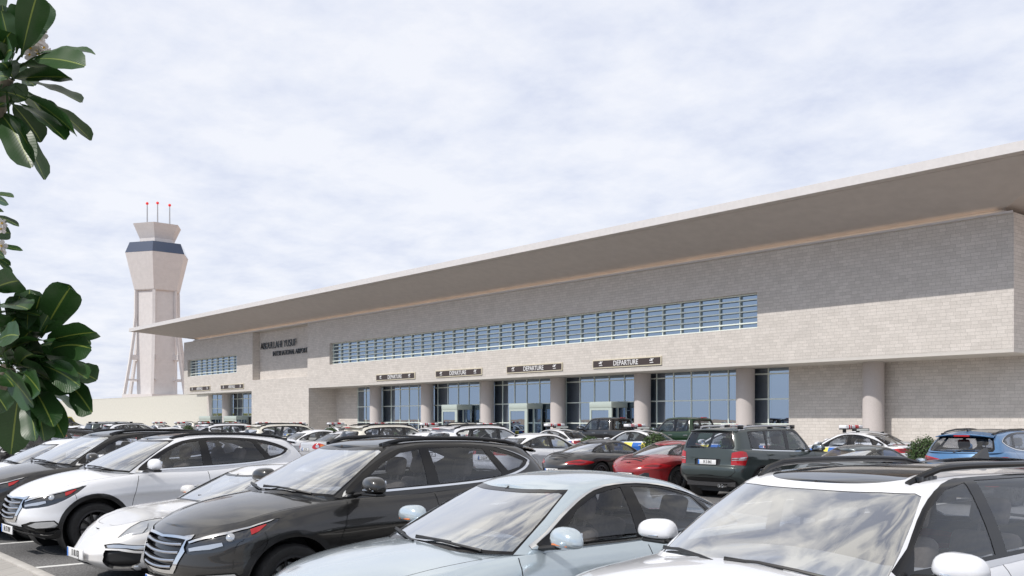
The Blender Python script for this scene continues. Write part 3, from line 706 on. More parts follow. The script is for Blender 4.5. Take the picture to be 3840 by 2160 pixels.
def make_suv(P=SUV, name='sport_utility_car', front_plate='HA 5Y 81W', rear_plate='NF 5W 857', plain=False):
    c = Car(P, name); L = P['L']; B, G = c.B, c.G
    c.side('cladding', lerp_pts((.9, .15), (3.5, .15), 4)+lerp_pts((3.5, .335), (.9, .325), 4))
    B.reg('cladding', [(0, 0), (3, 0)]+[(3-.1*i, .17 if 3-.1*i > 2 or 3-.1*i < .9 else .02) for i in range(0, 31)])
    c.arches(.058)
    fd = [(1.42, .36), (1.38, .55), (1.41, .80), (1.48, 1.10), (1.62, 1.16), (2.44, 1.17), (2.50, 1.06), (2.52, .6), (2.52, .36)]
    rd = [(2.52, .36), (2.52, .6), (2.50, 1.06), (2.46, 1.17), (3.45, 1.22), (3.55, 1.12), (3.36, .86), (3.12, .66), (3.02, .36)]
    c.side('front_door', fd, **c.cl); c.side('rear_door', rd, **c.cl)
    for line in ([(1.42, .36), (1.38, .55), (1.41, .80), (1.49, 1.05)], [(2.52, .36), (2.52, .6), (2.50, 1.08)], [(3.02, .36), (3.12, .66), (3.36, .86), (3.53, 1.11)]): c.line(line)
    c.line([(.62, .84), (.64, .76), (.60, .68)], .006, **c.sd)
    c.top('hood', smooth([(.15, .0), (.17, .30), (.26, .56), (.50, .725), (1.0, .79), (1.34, .80)], 3)+[(1.36, .66), (1.25, .4), (1.16, 0)])
    B.reg('gap', B.strip(smooth([(.30, .60), (.50, .735), (1.0, .80), (1.42, .80)], 4), .006, mode='top', trange=(1.0, 2.)))
    c.top('hole', [(1.75, 0), (1.75, .60), (1.95, .72), (3.9, .72), (4.05, .5), (4.05, 0)], 1.03)
    F = c.front
    if not plain:
        F('grille_frame', [(0, .800), (.36, .797), (.475, .812), (.43, .65), (.355, .525), (.31, .485), (0, .47)])
        F('grille', [(0, .77), (.34, .767), (.405, .755), (.375, .65), (.315, .535), (.28, .513), (0, .50)])
        F('headlight', smooth([(.10, .43, .765), (.20, .60, .822), (.33, .74, .870), (.50, .85, .922), (.74, .90, .980), (.76, .90, .955), (.65, .89, .850), (.49, .84, .755), (.34, .74, .685), (.19, .58, .650), (.11, .455, .648)], 2, True))
        F('lamp_blade', [(.10, .455, .762), (.20, .60, .818), (.33, .745, .867), (.50, .85, .919), (.72, .90, .975), (.68, .89, .945), (.50, .84, .885), (.33, .74, .830), (.20, .60, .785), (.11, .47, .742)])
        F('lamp_lens', [(.13, .47, .690), (.24, .64, .728), (.32, .715, .745), (.33, .72, .722), (.25, .645, .690), (.14, .48, .662)])
        F('lamp_red_edge', [(.50, .825, .865), (.655, .885, .925), (.66, .885, .908), (.58, .87, .835), (.51, .84, .802)])
        F('lamp_red', [(.515, .83, .86), (.64, .88, .912), (.645, .88, .902), (.575, .87, .843), (.52, .845, .812)])
        F('fog_bezel', smooth([(.40, .45), (.55, .495), (.76, .50), (.80, .45), (.79, .39), (.74, .32), (.50, .32), (.44, .35), (.60, .385), (.40, .42)], 1, True))
        F('fog_lamp', [(.50, .445), (.60, .485), (.755, .488), (.785, .44), (.76, .415), (.60, .412)])
        F('fog_blade', [(.44, .375), (.62, .392), (.79, .405), (.80, .380), (.70, .358), (.50, .352)])
        F('intake', [(0, .36), (.34, .36), (.40, .325), (.36, .285), (0, .285)])
        F('skid_plate', [(0, .28), (.42, .28), (.52, .315), (.56, .285), (.44, .24), (0, .235)])
    P['proj'] = [(.38, .745, .785, .040)]
    R = c.rear
    R('gap', [(0, .595), (.60, .60), (.66, .63), (.70, .87), (.707, .87), (.668, .625), (.605, .594), (0, .589)])
    R('tail_lamp', smooth([(.40, .995), (.62, 1.025), (.80, 1.045), (.90, 1.05), (.905, 1.0), (.88, .925), (.70, .905), (.52, .915), (.43, .95)], 2, True))
    R('tail_dark', smooth([(.45, .975), (.62, .998), (.78, 1.005), (.85, .995), (.84, .945), (.70, .93), (.54, .935)], 2, True))
    R('recess', [(0, .85), (.30, .85), (.34, .69), (0, .685)]); R('reflector', [(.55, .50), (.82, .53), (.83, .505), (.56, .475)])
    G.reg('sunroof', [(0, 1.06), (.75, 1.06), (1.0, 1.10), (2.0, 1.10), (2.2, 1.2), (3, 1.35), (3, 2), (0, 2)])
    c.screens(.79, (.10, .81), 2.40)
    c.glass('chrome', smooth([(1.462, 1.096), (1.669, 1.257), (1.932, 1.415), (2.214, 1.527), (2.543, 1.567), (2.966, 1.567), (3.389, 1.532), (3.700, 1.464), (3.878, 1.388), (3.888, 1.347), (3.775, 1.275), (3.530, 1.212), (3.248, 1.174), (2.778, 1.149), (2.214, 1.129), (1.791, 1.115)], 3, True))
    c.glass('trim', smooth([(1.500, 1.120), (1.650, 1.257), (1.914, 1.415), (2.196, 1.527), (2.543, 1.568), (2.966, 1.568), (3.389, 1.533), (3.686, 1.461), (3.855, 1.385), (3.855, 1.357), (3.756, 1.293), (3.530, 1.231), (3.248, 1.195), (2.778, 1.168), (2.214, 1.149), (1.791, 1.135)], 3, True))
    c.glass('front_window', [(1.763, 1.149), (1.763, 1.257), (1.979, 1.396), (2.214, 1.495), (2.440, 1.523), (2.445, 1.172), (2.120, 1.159)])
    c.glass('rear_window', [(2.590, 1.176), (2.553, 1.527), (2.966, 1.532), (3.267, 1.508), (3.436, 1.248), (3.418, 1.226), (3.060, 1.195)])
    c.glass('quarter_window', smooth([(3.530, 1.271), (3.361, 1.497), (3.624, 1.442), (3.812, 1.377), (3.808, 1.358), (3.718, 1.307)], 1, True))
    root = c.finish([(0, 2.36, .885, M_CHROME), (1, 3.26, .94, M_CHROME)], M_RIMSHADE)
    # chrome bars across the grille, each bowed like the nose
    if not plain:
        for zc in (.727, .655, .585, .525):
            bar = MB(); pts = []; hw = .385 if zc > .70 else (.365 if zc > .63 else (.335 if zc > .55 else .29))
            for i in range(17):
                y = -hw+2*hw*i/16; a, b_ = B.inv((.05, abs(y), zc), (0, 1), (0, 1)); p = B.xyz(np.array([a]), np.array([b_]))[0]
                pts.append((p[0]-.012, y, zc-.018*math.cos(math.pi*y/hw/2)))
            bar.tube(pts, .022, 8, 0, True, .70); bar.obj('grille_bar', M_SATIN, c.grille)
    c.spoiler(4.17, 1.52, .62); c.fin(3.72, 1.585)
    roof_rails(root, G, 2.02, 3.95, .575, .030, M_TRIM, .016); c.wipers()
    rw = MB(); rw.tube([(c.X(4.36), .10, 1.14), (c.X(4.33), -.1, 1.20), (c.X(4.31), -.33, 1.21)], .010, 6); rw.obj('rear_wiper', M_BLACK, root)
    c.plates(front_plate, rear_plate, .345, .765, -.012, -.045)
    return root
# ------------------------------------------------------------------ saloon (also the police car), coupe, boxy off-roader, estate, pickup
SALOON = dict(L=4.72, W=1.84, axf=.90, axr=3.72, rw=.335, rarch=.375,
    zb=[(0, .26), (.3, .20), (1.2, .19), (3.4, .19), (4.2, .24), (4.72, .34)],
    zt=[(0, .60), (.12, .665), (.35, .735), (.8, .82), (1.3, .885), (1.7, .915), (2.6, .935), (3.4, .965), (4.1, .975), (4.5, .965), (4.72, .95)],
    crown=[(0, 0), (.12, .004), (.25, .035), (.6, .070), (1.0, .080), (1.4, .075), (3.7, .05), (4.3, .05), (4.6, .02), (4.72, .0)],
    zg=[(0, 0), (1, 1)], cp=2.0,
    nose=[(0, .16), (.1, .06), (.3, .0), (.55, .0), (.75, .05), (.9, .12), (1, .22)],
    tail=[(0, .16), (.1, .06), (.3, .0), (.55, .0), (.75, .015), (.9, .02), (1, .06)],
    wf=[(0, .90), (.06, .945), (.16, .978), (.35, .985), (.55, .985), (.7, 1.0), (.82, .995), (.91, .965), (1, .905)],
    plan=[(0, .97), (.8, .985), (1.8, .985), (2.6, 1.0), (3.7, .995), (4.4, .95), (4.72, .92)],
    af=.85, ar=.50, nf=2.35, nr=2.8, flare=.018, fw=.42, crease=[(.9, .72, 4.3, .80, .028, .045), (1.3, .38, 3.3, .42, -.016, .09)],
    zbase=[(1.1, .94), (1.5, .92), (1.8, .905), (2.6, .92), (3.4, .95), (4.2, .96)],
    zroof=[(2.0, 1.315), (2.3, 1.365), (2.7, 1.385), (3.1, 1.36), (3.5, 1.285), (3.7, 1.22)], rcrown=[(2.0, .02), (2.2, .040), (2.7, .045), (3.4, .03), (3.7, .015)],
    uABCD=(1.18, 2.02, 3.52, 4.22), wb=[(1.1, .79), (1.8, .825), (3.0, .83), (3.7, .78), (4.3, .66)], wr=[(2.0, .55), (2.5, .585), (3.1, .56), (3.7, .50)],
    ga=(.62, .38), gr=(.60, .42), gn=(2.9, 2.7), bulge=.030, fbulge=.035, rbulge=.025,
    seat_f=2.28, seat_r=3.20, seat_z=.42, mir_z=1.25, mirror=(1.78, .865, 1.035, 1.0), nose_bow=(.05, .62, .9, 2.3), tail_bow=(.03, .40, .88, 3.0), shelf=3.45, wheel_in=.12)
def make_saloon(P=SALOON, name='saloon_car', kind='plain', tail='bar', front_plate='BK 3R 27L', rear_plate='C4 7D 19P'):
    c = Car(P, name); L = P['L']; B, G = c.B, c.G
    if kind == 'police':
        k = 0; us = [1.02, 1.52, 2.02, 2.52, 3.02, 3.50, 3.98, 4.40]
        for i in range(len(us)-1):
            c.side('check%d' % i, lerp_pts((us[i], .60), (us[i+1], .60), 2)+lerp_pts((us[i+1], .925), (us[i], .925), 2), srange=(.8, 2.3), trange=(0, .99))
    c.side('black', lerp_pts((.5, .1), (4.4, .1), 3)+lerp_pts((4.4, .235), (.5, .225), 3))
    c.arches()
    fd = [(1.50, .30), (1.47, .55), (1.52, .95), (1.75, 1.0), (2.66, 1.0), (2.70, .90), (2.70, .30)]; rd = [(2.70, .30), (2.70, .90), (2.66, 1.0), (3.7, 1.0), (3.76, .93), (3.56, .74), (3.36, .6), (3.28, .30)]
    if kind != 'police':
        c.side('front_door', fd, **c.cl); c.side('rear_door', rd, **c.cl)
    for l in ([(1.50, .30), (1.47, .55), (1.53, .90)], [(2.70, .30), (2.70, .91)], [(3.28, .30), (3.36, .6), (3.56, .74), (3.74, .95)]): c.line(l)
    c.top('hood', smooth([(.26, .0), (.28, .30), (.36, .50), (.60, .64), (1.0, .70), (1.46, .74)], 3)+[(1.48, .62), (1.38, .4), (1.27, 0)])
    B.reg('gap', B.strip(smooth([(.36, .50), (.60, .645), (1.0, .705), (1.46, .745)], 4), .006, mode='top', trange=(1.0, 2.)))
    c.top('hole', [(1.85, 0), (1.85, .55), (2.05, .70), (3.6, .66), (3.95, .45), (3.95, 0)], 1.03)
    F = c.front
    F('grille', [(0, .60), (.36, .60), (.42, .50), (.36, .34), (0, .32)]); F('grille_frame', [(0, .62), (.38, .62), (.36, .60), (0, .60)])
    F('headlight', smooth([(.10, .46, .60), (.24, .66, .665), (.42, .80, .715), (.62, .86, .755), (.60, .865, .69), (.44, .83, .61), (.25, .68, .565), (.12, .50, .55)], 2, True))
    F('lamp_blade', [(.24, .66, .655), (.42, .80, .705), (.60, .86, .745), (.56, .86, .72), (.40, .80, .68), (.24, .66, .635)])
    F('fog_bezel', smooth([(.50, .36), (.76, .40), (.80, .32), (.52, .27)], 1, True)); F('intake', [(0, .27), (.44, .27), (.40, .22), (0, .22)])
    P['proj'] = [(.30, .70, .63, .04)]
    R = c.rear
    if tail == 'bar':          # slim lamps either side of a dark band
        R('black', [(0, .90), (.50, .90), (.50, .80), (0, .80)])
        R('tail_lamp', smooth([(.42, .90), (.66, .905), (.84, .92), (.86, .885), (.78, .80), (.60, .79), (.44, .80)], 2, True)); R('tail_dark', smooth([(.50, .875), (.66, .88), (.78, .89), (.74, .835), (.60, .82), (.50, .825)], 1, True))
    elif tail == 'oval':
        R('tail_lamp', smooth([(.46, .80), (.56, .90), (.70, .91), (.84, .86), (.88, .82), (.80, .75), (.62, .71), (.50, .73)], 2, True))
        R('tail_white', circle(.66, .81, .055, 0, 360, 12)); R('tail_amber', smooth([(.74, .87), (.83, .85), (.87, .82), (.80, .77), (.74, .76)], 1, True))
    else:
        R('tail_lamp', smooth([(.46, .82), (.60, .90), (.80, .91), (.86, .86), (.80, .76), (.60, .74)], 2, True))
    R('gap', [(0, .60), (.46, .61), (.47, .60), (0, .592)]); R('recess', [(0, .76), (.28, .76), (.30, .63), (0, .63)]); R('black', [(0, .36), (.60, .38), (.66, .26), (0, .24)]); R('reflector', [(.50, .43), (.74, .45), (.74, .425), (.5, .405)])
    c.screens(.78, (.06, .88), 2.46, True)
    if kind == 'police': G.reg('sunroof', [(2.02, 1.08), (2.02, 1.9), (2.99, 1.9), (2.99, 1.02), (2.5, .99), (2.25, 1.02)])
    dl = [(1.66, .945), (1.80, 1.05), (2.05, 1.20), (2.35, 1.325), (2.70, 1.36), (3.05, 1.335), (3.40, 1.25), (3.75, 1.115), (3.88, 1.03), (3.86, .985), (3.6, .975), (3.0, .955), (2.3, .94)]
    c.glass('chrome', smooth(dl, 3, True))
    c.glass('trim', smooth([(1.72, .955), (1.83, 1.045), (2.07, 1.19), (2.36, 1.315), (2.70, 1.35), (3.04, 1.325), (3.39, 1.24), (3.73, 1.108), (3.855, 1.03), (3.835, .998), (3.6, .988), (3.0, .968), (2.3, .953)], 3, True))
    c.glass('front_window', smooth([(1.98, .965), (2.02, 1.09), (2.14, 1.19), (2.38, 1.293), (2.63, 1.33), (2.64, .97)], 1, True))
    c.glass('rear_window', smooth([(2.78, .975), (2.74, 1.333), (3.04, 1.308), (3.36, 1.232), (3.55, 1.01), (3.52, .995)], 1, True))
    c.glass('quarter_window', [(3.61, 1.01), (3.44, 1.205), (3.70, 1.10), (3.82, 1.03), (3.80, 1.01)])
    # glass bounds sit a little inside the doors
    root = c.finish([(0, 2.56, .79, None), (1, 3.48, .82, None)], M_RIM, 12, G_SIDE if kind == 'police' else None, 'saloon')
    c.wipers(); c.plates(front_plate, rear_plate, .40, .70, .0, -.012)
    if kind == 'police':
        for i in range(7):
            for sd_ in ('left', 'right'): emit('livery_panel', [B.out('check%d' % i, .0, sd_)], simple('livery_blue', (.02, .13, .48), .35, coat=.6) if i % 2 == 0 else simple('livery_yellow', (.78, .66, .10), .4, coat=.6), root)
        lightbar(root, 0.02, 1.455)
    else:
        c.fin(3.30, 1.335, .05)
    if kind == 'police':
        d = MB(); d.add([(c.X(4.36), .70, 1.005), (c.X(4.36), -.70, 1.005), (c.X(4.69), -.66, 1.025), (c.X(4.69), .66, 1.025), (c.X(4.69), .66, .965), (c.X(4.69), -.66, .965), (c.X(4.36), .7, .955), (c.X(4.36), -.7, .955)], [(0, 1, 2, 3), (3, 2, 5, 4), (4, 5, 7, 6), (0, 3, 4, 6), (1, 7, 5, 2)], 0, True); d.obj('boot_spoiler', PAINT, root)
    return root
M_DOME_W = simple('white_lamp_dome', (.80, .80, .82), .12, coat=.6); M_DOME_R = simple('red_lamp_dome', (.58, .012, .02), .12, coat=.6); M_PANELW = simple('lamp_panel', (.62, .64, .60), .35, var=.1, vscale=60)
def lightbar(root, x, z):
    b = MB(); b.bbox(x-.13, x+.13, -.55, .55, z+.055, z+.085, .008); 
    for s in (-1, 1): b.box(x-.05, x+.05, s*.42-.03, s*.42+.03, z-.05, z+.06)
    o = b.obj('light_bar', M_BLACK, root)
    y = .56
    for w, m in ((.22, 'w'), (.045, 'r'), (.045, 'w'), (.045, 'r'), (.24, 'w'), (.22, 'r'), (.24, 'w')):
        d = MB(); d.bbox(x-.14, x+.14, y-w, y-.006, z+.085, z+.205, .035 if w > .1 else .012, 0, None, 3); d.obj('lamp_dome', M_DOME_W if m == 'w' else M_DOME_R, o); y -= w+.004
    p = MB(); p.bbox(x-.34, x-.20, -.56, .30, z+.0, z+.095, .008); q = p.obj('message_panel', M_BLACK, o)
    p = MB(); p.box(x-.345, x-.339, -.50, .24, z+.015, z+.08); p.obj('panel_face', M_PANELW, q)

COUPE = dict(L=4.49, W=1.83, axf=1.0, axr=3.43, rw=.335, rarch=.372,
    zb=[(0, .22), (.25, .15), (1.2, .15), (3.2, .15), (4.1, .20), (4.49, .30)],
    zt=[(0, .44), (.10, .52), (.3, .635), (.6, .725), (1.0, .785), (1.5, .83), (2.2, .86), (3.0, .90), (3.5, .905), (3.9, .86), (4.25, .76), (4.49, .66)],
    crown=[(0, 0), (.2, .0), (.5, -.012), (.9, -.005), (1.3, .05), (1.6, .07), (3.2, .06), (3.7, .085), (4.1, .075), (4.4, .02), (4.49, 0)],
    zg=[(0, 0), (1, 1)], cp=2.0,
    nose=[(0, .14), (.1, .05), (.25, .0), (.45, .0), (.65, .05), (.85, .13), (1, .26)],
    tail=[(0, .16), (.1, .08), (.3, .02), (.55, .0), (.75, .02), (.9, .07), (1, .16)],
    wf=[(0, .86), (.06, .92), (.16, .955), (.35, .955), (.55, .965), (.72, 1.0), (.84, .995), (.92, .96), (1, .88)],
    plan=[(0, .93), (.9, .985), (1.6, .955), (2.2, .945), (2.7, .965), (3.4, 1.02), (4.0, .99), (4.49, .93)],
    af=.95, ar=.85, nf=2.15, nr=2.2, flare=.02, fw=.45, crease=None,
    zbase=[(1.2, .875), (1.5, .85), (1.8, .84), (2.6, .865), (3.3, .89), (4.1, .885)],
    zroof=[(2.0, 1.165), (2.3, 1.225), (2.6, 1.235), (3.0, 1.185), (3.3, 1.12)], rcrown=[(2.0, .03), (2.3, .045), (2.6, .05), (3.3, .03)],
    uABCD=(1.32, 2.02, 3.10, 4.12), wb=[(1.3, .74), (1.8, .785), (2.6, .775), (3.2, .73), (3.7, .64), (4.15, .52)], wr=[(2.0, .50), (2.5, .535), (3.0, .49), (3.3, .42)],
    ga=(.52, .34), gr=(1.05, .55), gn=(2.7, 2.3), bulge=.035, fbulge=.035, rbulge=.035,
    seat_f=2.35, seat_r=None, seat_z=.32, mir_z=1.10, mirror=(1.80, .82, .93, .85), nose_bow=(.04, .75, .9, 2.0), tail_bow=(.02, .75, .90, 2.4), wheel_in=.125)
def make_coupe(P=COUPE, name='sports_coupe', front_plate='I1 8U 83J', rear_plate='R6 2N 40S'):
    c = Car(P, name); L = P['L']; B, G = c.B, c.G
    c.side('black', lerp_pts((.2, .05), (4.3, .05), 3)+lerp_pts((4.3, .20), (.2, .185), 3)); c.arches()
    fd = [(1.56, .26), (1.54, .6), (1.62, .86), (1.8, .93), (2.86, .95), (2.92, .82), (2.86, .5), (2.80, .26)]
    c.side('front_door', fd, **c.cl)
    for l in ([(1.56, .26), (1.54, .6), (1.62, .83)], [(2.80, .26), (2.86, .5), (2.92, .87)]): c.line(l)
    c.top('hood', smooth([(.32, .0), (.36, .30), (.55, .46), (.95, .56), (1.42, .64)], 3)+[(1.47, .60), (1.40, .35), (1.36, 0)])
    B.reg('gap', B.strip(smooth([(.34, .10), (.36, .30), (.55, .465), (.95, .565), (1.42, .645)], 4), .006, mode='top', trange=(1.0, 2.)))
    c.top('black', [(1.36, 0), (1.40, .35), (1.47, .62), (1.55, .66), (1.50, 0)])
    c.top('hole', [(1.9, 0), (1.9, .5), (2.1, .64), (3.2, .58), (3.7, .40), (3.85, 0)], 1.03)
    F = c.front
    # tall oval lamps lying back on the front wings
    B.reg('headlight', B.poly(smooth([(.17, .64), (.28, .715), (.46, .765), (.66, .765), (.72, .70), (.60, .60), (.42, .54), (.23, .555)], 2, True), mode='top', trange=(.80, 2)))
    B.reg('lamp_lens', B.poly(smooth([(.35, .68), (.42, .73), (.54, .725), (.57, .67), (.50, .615), (.39, .625)], 1, True), mode='top', trange=(.80, 2)))
    P['lampm'] = simple('lamp_clear_inner', (.40, .42, .45), .12, .35, coat=1.); P['proj'] = [(.45, .675, None, .05)]
    F('fog_bezel', smooth([(.40, .440), (.55, .460), (.74, .450), (.84, .405), (.70, .395), (.43, .395)], 1, True)); F('fog_lamp', [(.43, .434), (.55, .450), (.74, .442), (.81, .41), (.70, .405), (.45, .405)])
    F('side_intake', smooth([(.43, .37), (.60, .38), (.70, .365), (.69, .27), (.62, .215), (.48, .22), (.41, .28)], 1, True)); F('intake', [(0, .285), (.20, .285), (.26, .20), (0, .19)])
    R = c.rear
    R('tail_lamp', smooth([(.42, .665), (.60, .70), (.80, .705), (.90, .675), (.80, .63), (.60, .60), (.45, .61)], 2, True)); R('tail_dark', smooth([(.50, .66), (.64, .68), (.78, .675), (.74, .645), (.60, .625), (.50, .63)], 1, True))
    R('recess', [(0, .50), (.27, .50), (.29, .37), (0, .37)]); R('black', [(.16, .29), (.58, .30), (.66, .20), (.16, .20)])
    # engine-lid louvres
    for k in range(4): c.top('black', [(3.98+.075*k, 0), (3.98+.075*k, .40-.012*k), (4.015+.075*k, .40-.012*k), (4.015+.075*k, 0)])
    B.reg('gap', B.strip(smooth([(3.75, .60), (4.0, .585), (4.28, .55), (4.33, .30), (4.33, 0)], 3), .006, mode='top', trange=(1., 2)))
    c.screens(.78, (.03, .92), 2.30, True)
    c.glass('trim', smooth([(1.70, .875), (1.84, .98), (2.08, 1.115), (2.35, 1.195), (2.62, 1.21), (2.95, 1.165), (3.25, 1.08), (3.45, .98), (3.42, .925), (3.2, .905), (2.6, .885), (2.1, .872)], 3, True))
    c.glass('front_window', smooth([(1.93, .895), (2.0, 1.0), (2.13, 1.095), (2.37, 1.172), (2.62, 1.185), (2.86, 1.155), (2.88, .915), (2.4, .898)], 1, True))
    c.glass('quarter_window', smooth([(2.94, .918), (2.92, 1.148), (3.22, 1.068), (3.41, .978), (3.38, .94), (3.2, .926)], 1, True))
    P['rearglass'] = G_CLEAR
    root = c.finish([(0, 2.68, .72, None)], M_RIMDK, 16, None, 'saloon')
    c.plates(front_plate, rear_plate, .335, .435, .015, .0)
    w = MB(); w.tube([(c.X(1.46), .05, .93), (c.X(1.56), .42, .925), (c.X(1.66), .60, .915)], .011, 6); w.obj('wiper', M_BLACK, root)
    return root

BOXY = dict(L=4.53, W=1.86, axf=.86, axr=3.615, rw=.355, rarch=.405,
    zb=[(0, .40), (.3, .30), (1.2, .27), (3.4, .27), (4.1, .32), (4.53, .40)],
    zt=[(0, .93), (.2, .98), (.8, 1.03), (1.4, 1.06), (2.2, 1.075), (3.2, 1.11), (4.0, 1.15), (4.53, 1.17)],
    crown=[(0, 0), (.15, .01), (.4, .04), (1.0, .05), (1.6, .05), (4.3, .03), (4.53, .0)], zg=[(0, 0), (1, 1)], cp=2.,
    nose=[(0, .2), (.1, .08), (.3, .0), (.7, .0), (.9, .03), (1, .08)], tail=[(0, .24), (.1, .14), (.22, .02), (.35, .0), (.48, .02), (.52, .055), (.8, .075), (1, .085)],
    wf=[(0, .92), (.06, .955), (.16, .98), (.35, .985), (.55, .985), (.75, 1.0), (.9, .985), (1, .94)], plan=[(0, .96), (.8, .99), (2, .99), (3.5, 1.), (4.2, .985), (4.53, .965)],
    af=.60, ar=.36, nf=2.8, nr=4.2, flare=.03, flare_r=.03, fw=.46, crease=[(1.0, .74, 4.2, .98, .016, .06)],
    zbase=[(1.1, 1.08), (1.5, 1.055), (2.2, 1.07), (3.2, 1.105), (4.53, 1.165)], zroof=[(1.6, 1.555), (2.0, 1.61), (2.6, 1.63), (3.6, 1.62), (4.4, 1.575)], rcrown=[(1.6, .02), (2., .04), (3.6, .04), (4.4, .02)],
    uABCD=(1.22, 1.78, 4.30, 4.44), wb=[(1.2, .82), (2, .86), (3.6, .865), (4.45, .83)], wr=[(1.7, .66), (2.4, .69), (3.6, .685), (4.4, .655)],
    ga=(.42, .30), gr=(.28, .24), gn=(3.2, 4.6), bulge=.016, fbulge=.02, rbulge=.01, lip=.03,
    seat_f=2.12, seat_r=3.0, seat_z=.60, mir_z=1.46, mirror=(1.62, .90, 1.16, 1.05), nose_bow=(.04, .4, .9, 2.8), tail_bow=(.06, .24, .90, 5.0))
def make_boxy(P=BOXY, name='off_road_car', rear_plate='I9 2I 84X'):
    c = Car(P, name); L = P['L']; B, G = c.B, c.G
    c.side('cladding', lerp_pts((.9, .1), (3.5, .1), 4)+lerp_pts((3.5, .37), (.9, .36), 4)); c.arches(.035)
    fd = [(1.40, .40), (1.38, .7), (1.44, 1.06), (1.6, 1.2), (2.46, 1.2), (2.52, 1.05), (2.52, .40)]; rd = [(2.52, .40), (2.52, 1.05), (2.48, 1.2), (3.5, 1.22), (3.46, 1.08), (3.30, .80), (3.08, .62), (3.02, .40)]
    c.side('front_door', fd, **c.cl); c.side('rear_door', rd, **c.cl)
    for l in ([(1.40, .40), (1.38, .7), (1.44, 1.02)], [(2.52, .40), (2.52, 1.05)], [(3.02, .40), (3.08, .62), (3.30, .80), (3.46, 1.08)]): c.line(l)
    c.line(lerp_pts((1.42, .77), (3.42, .93), 6), .018, 0)
    c.top('hole', [(1.7, 0), (1.7, .6), (1.9, .74), (4.1, .74), (4.25, .6), (4.25, 0)], 1.03)
    c.front('grille', [(0, .90), (.34, .90), (.38, .62), (0, .60)]); c.front('headlight', [(.44, .92), (.78, .94), (.84, .80), (.76, .68), (.46, .70)]); c.front('black', [(0, .50), (.7, .52), (.74, .36), (0, .34)])
    R = c.rear
    R('gap', [(0, .585), (.66, .59), (.74, .66), (.75, .66), (.668, .582), (0, .577)]); R('gap', [(.735, .66), (.715, 1.2), (.722, 1.2), (.743, .66)])
    R('tail_lamp', [(.665, 1.085), (.72, 1.10), (.86, 1.115), (.92, 1.11), (.935, 1.02), (.92, .90), (.90, .80), (.70, .80), (.655, .805), (.655, .95)])
    R('tail_white', [(.67, .965), (.91, .985), (.91, .925), (.665, .905)]); R('tail_dark', [(.67, .948), (.80, .955), (.80, .935), (.67, .925)])
    R('recess', smooth([(0, .935), (.33, .935), (.38, .92), (.36, .79), (.32, .775), (0, .775)], 1)); R('black', smooth([(0, .455), (.50, .465), (.66, .45), (.74, .36), (.76, .25), (0, .25)], 1))
    c.screens(.80, (.06, .86), 2.52, True)
    c.glass('chrome', [(1.42, 1.085), (2.2, 1.095), (3.2, 1.13), (3.92, 1.165), (3.93, 1.145), (3.2, 1.108), (2.2, 1.074), (1.42, 1.062)])
    c.glass('trim', smooth([(1.44, 1.10), (1.60, 1.28), (1.86, 1.50), (2.05, 1.575), (2.6, 1.60), (3.4, 1.595), (3.84, 1.575), (3.92, 1.52), (3.95, 1.25), (3.90, 1.18), (3.2, 1.14), (2.2, 1.11)], 2, True))
    c.glass('front_window', [(1.70, 1.13), (1.72, 1.25), (1.92, 1.47), (2.08, 1.545), (2.40, 1.572), (2.44, 1.13)]); c.glass('rear_window', [(2.58, 1.135), (2.54, 1.575), (3.22, 1.575), (3.30, 1.165)]); c.glass('quarter_window', [(3.37, 1.17), (3.30, 1.572), (3.80, 1.55), (3.88, 1.50), (3.905, 1.25), (3.87, 1.195)])
    P['rearglass'] = G_SIDE
    root = c.finish([(0, 2.36, .985, None), (1, 3.26, 1.03, None)], M_RIM, 10, G_SIDE)
    c.spoiler(4.34, 1.60, .66, .35, .03, .045, False); c.plates(None, rear_plate, 0, .86, 0, -.05)
    roof_rails(root, G, 1.95, 4.15, .64, .060, M_SATIN, .017)
    for sg in (1, -1):
        for u in (2.0, 2.9, 4.05):
            f = MB(); f.bbox(c.X(u+.09), c.X(u-.09), sg*.625-.022, sg*.625+.022, 1.62, 1.712, .01); f.obj('rail_foot', M_TRIM, root)
    e = MB()
    for y in (-.50, -.41): e.lathe([(.030, -.02), (.040, -.02), (.042, .14), (.032, .14)], 16, 'x', (-L/2-.015, y, .33))
    e.obj('exhaust', M_CHROME, root)
    rw = MB(); rw.tube([(c.X(4.47), .10, 1.205), (c.X(4.455), .30, 1.215), (c.X(4.45), .55, 1.22)], .010, 6); rw.obj('rear_wiper', M_BLACK, root)
    return root

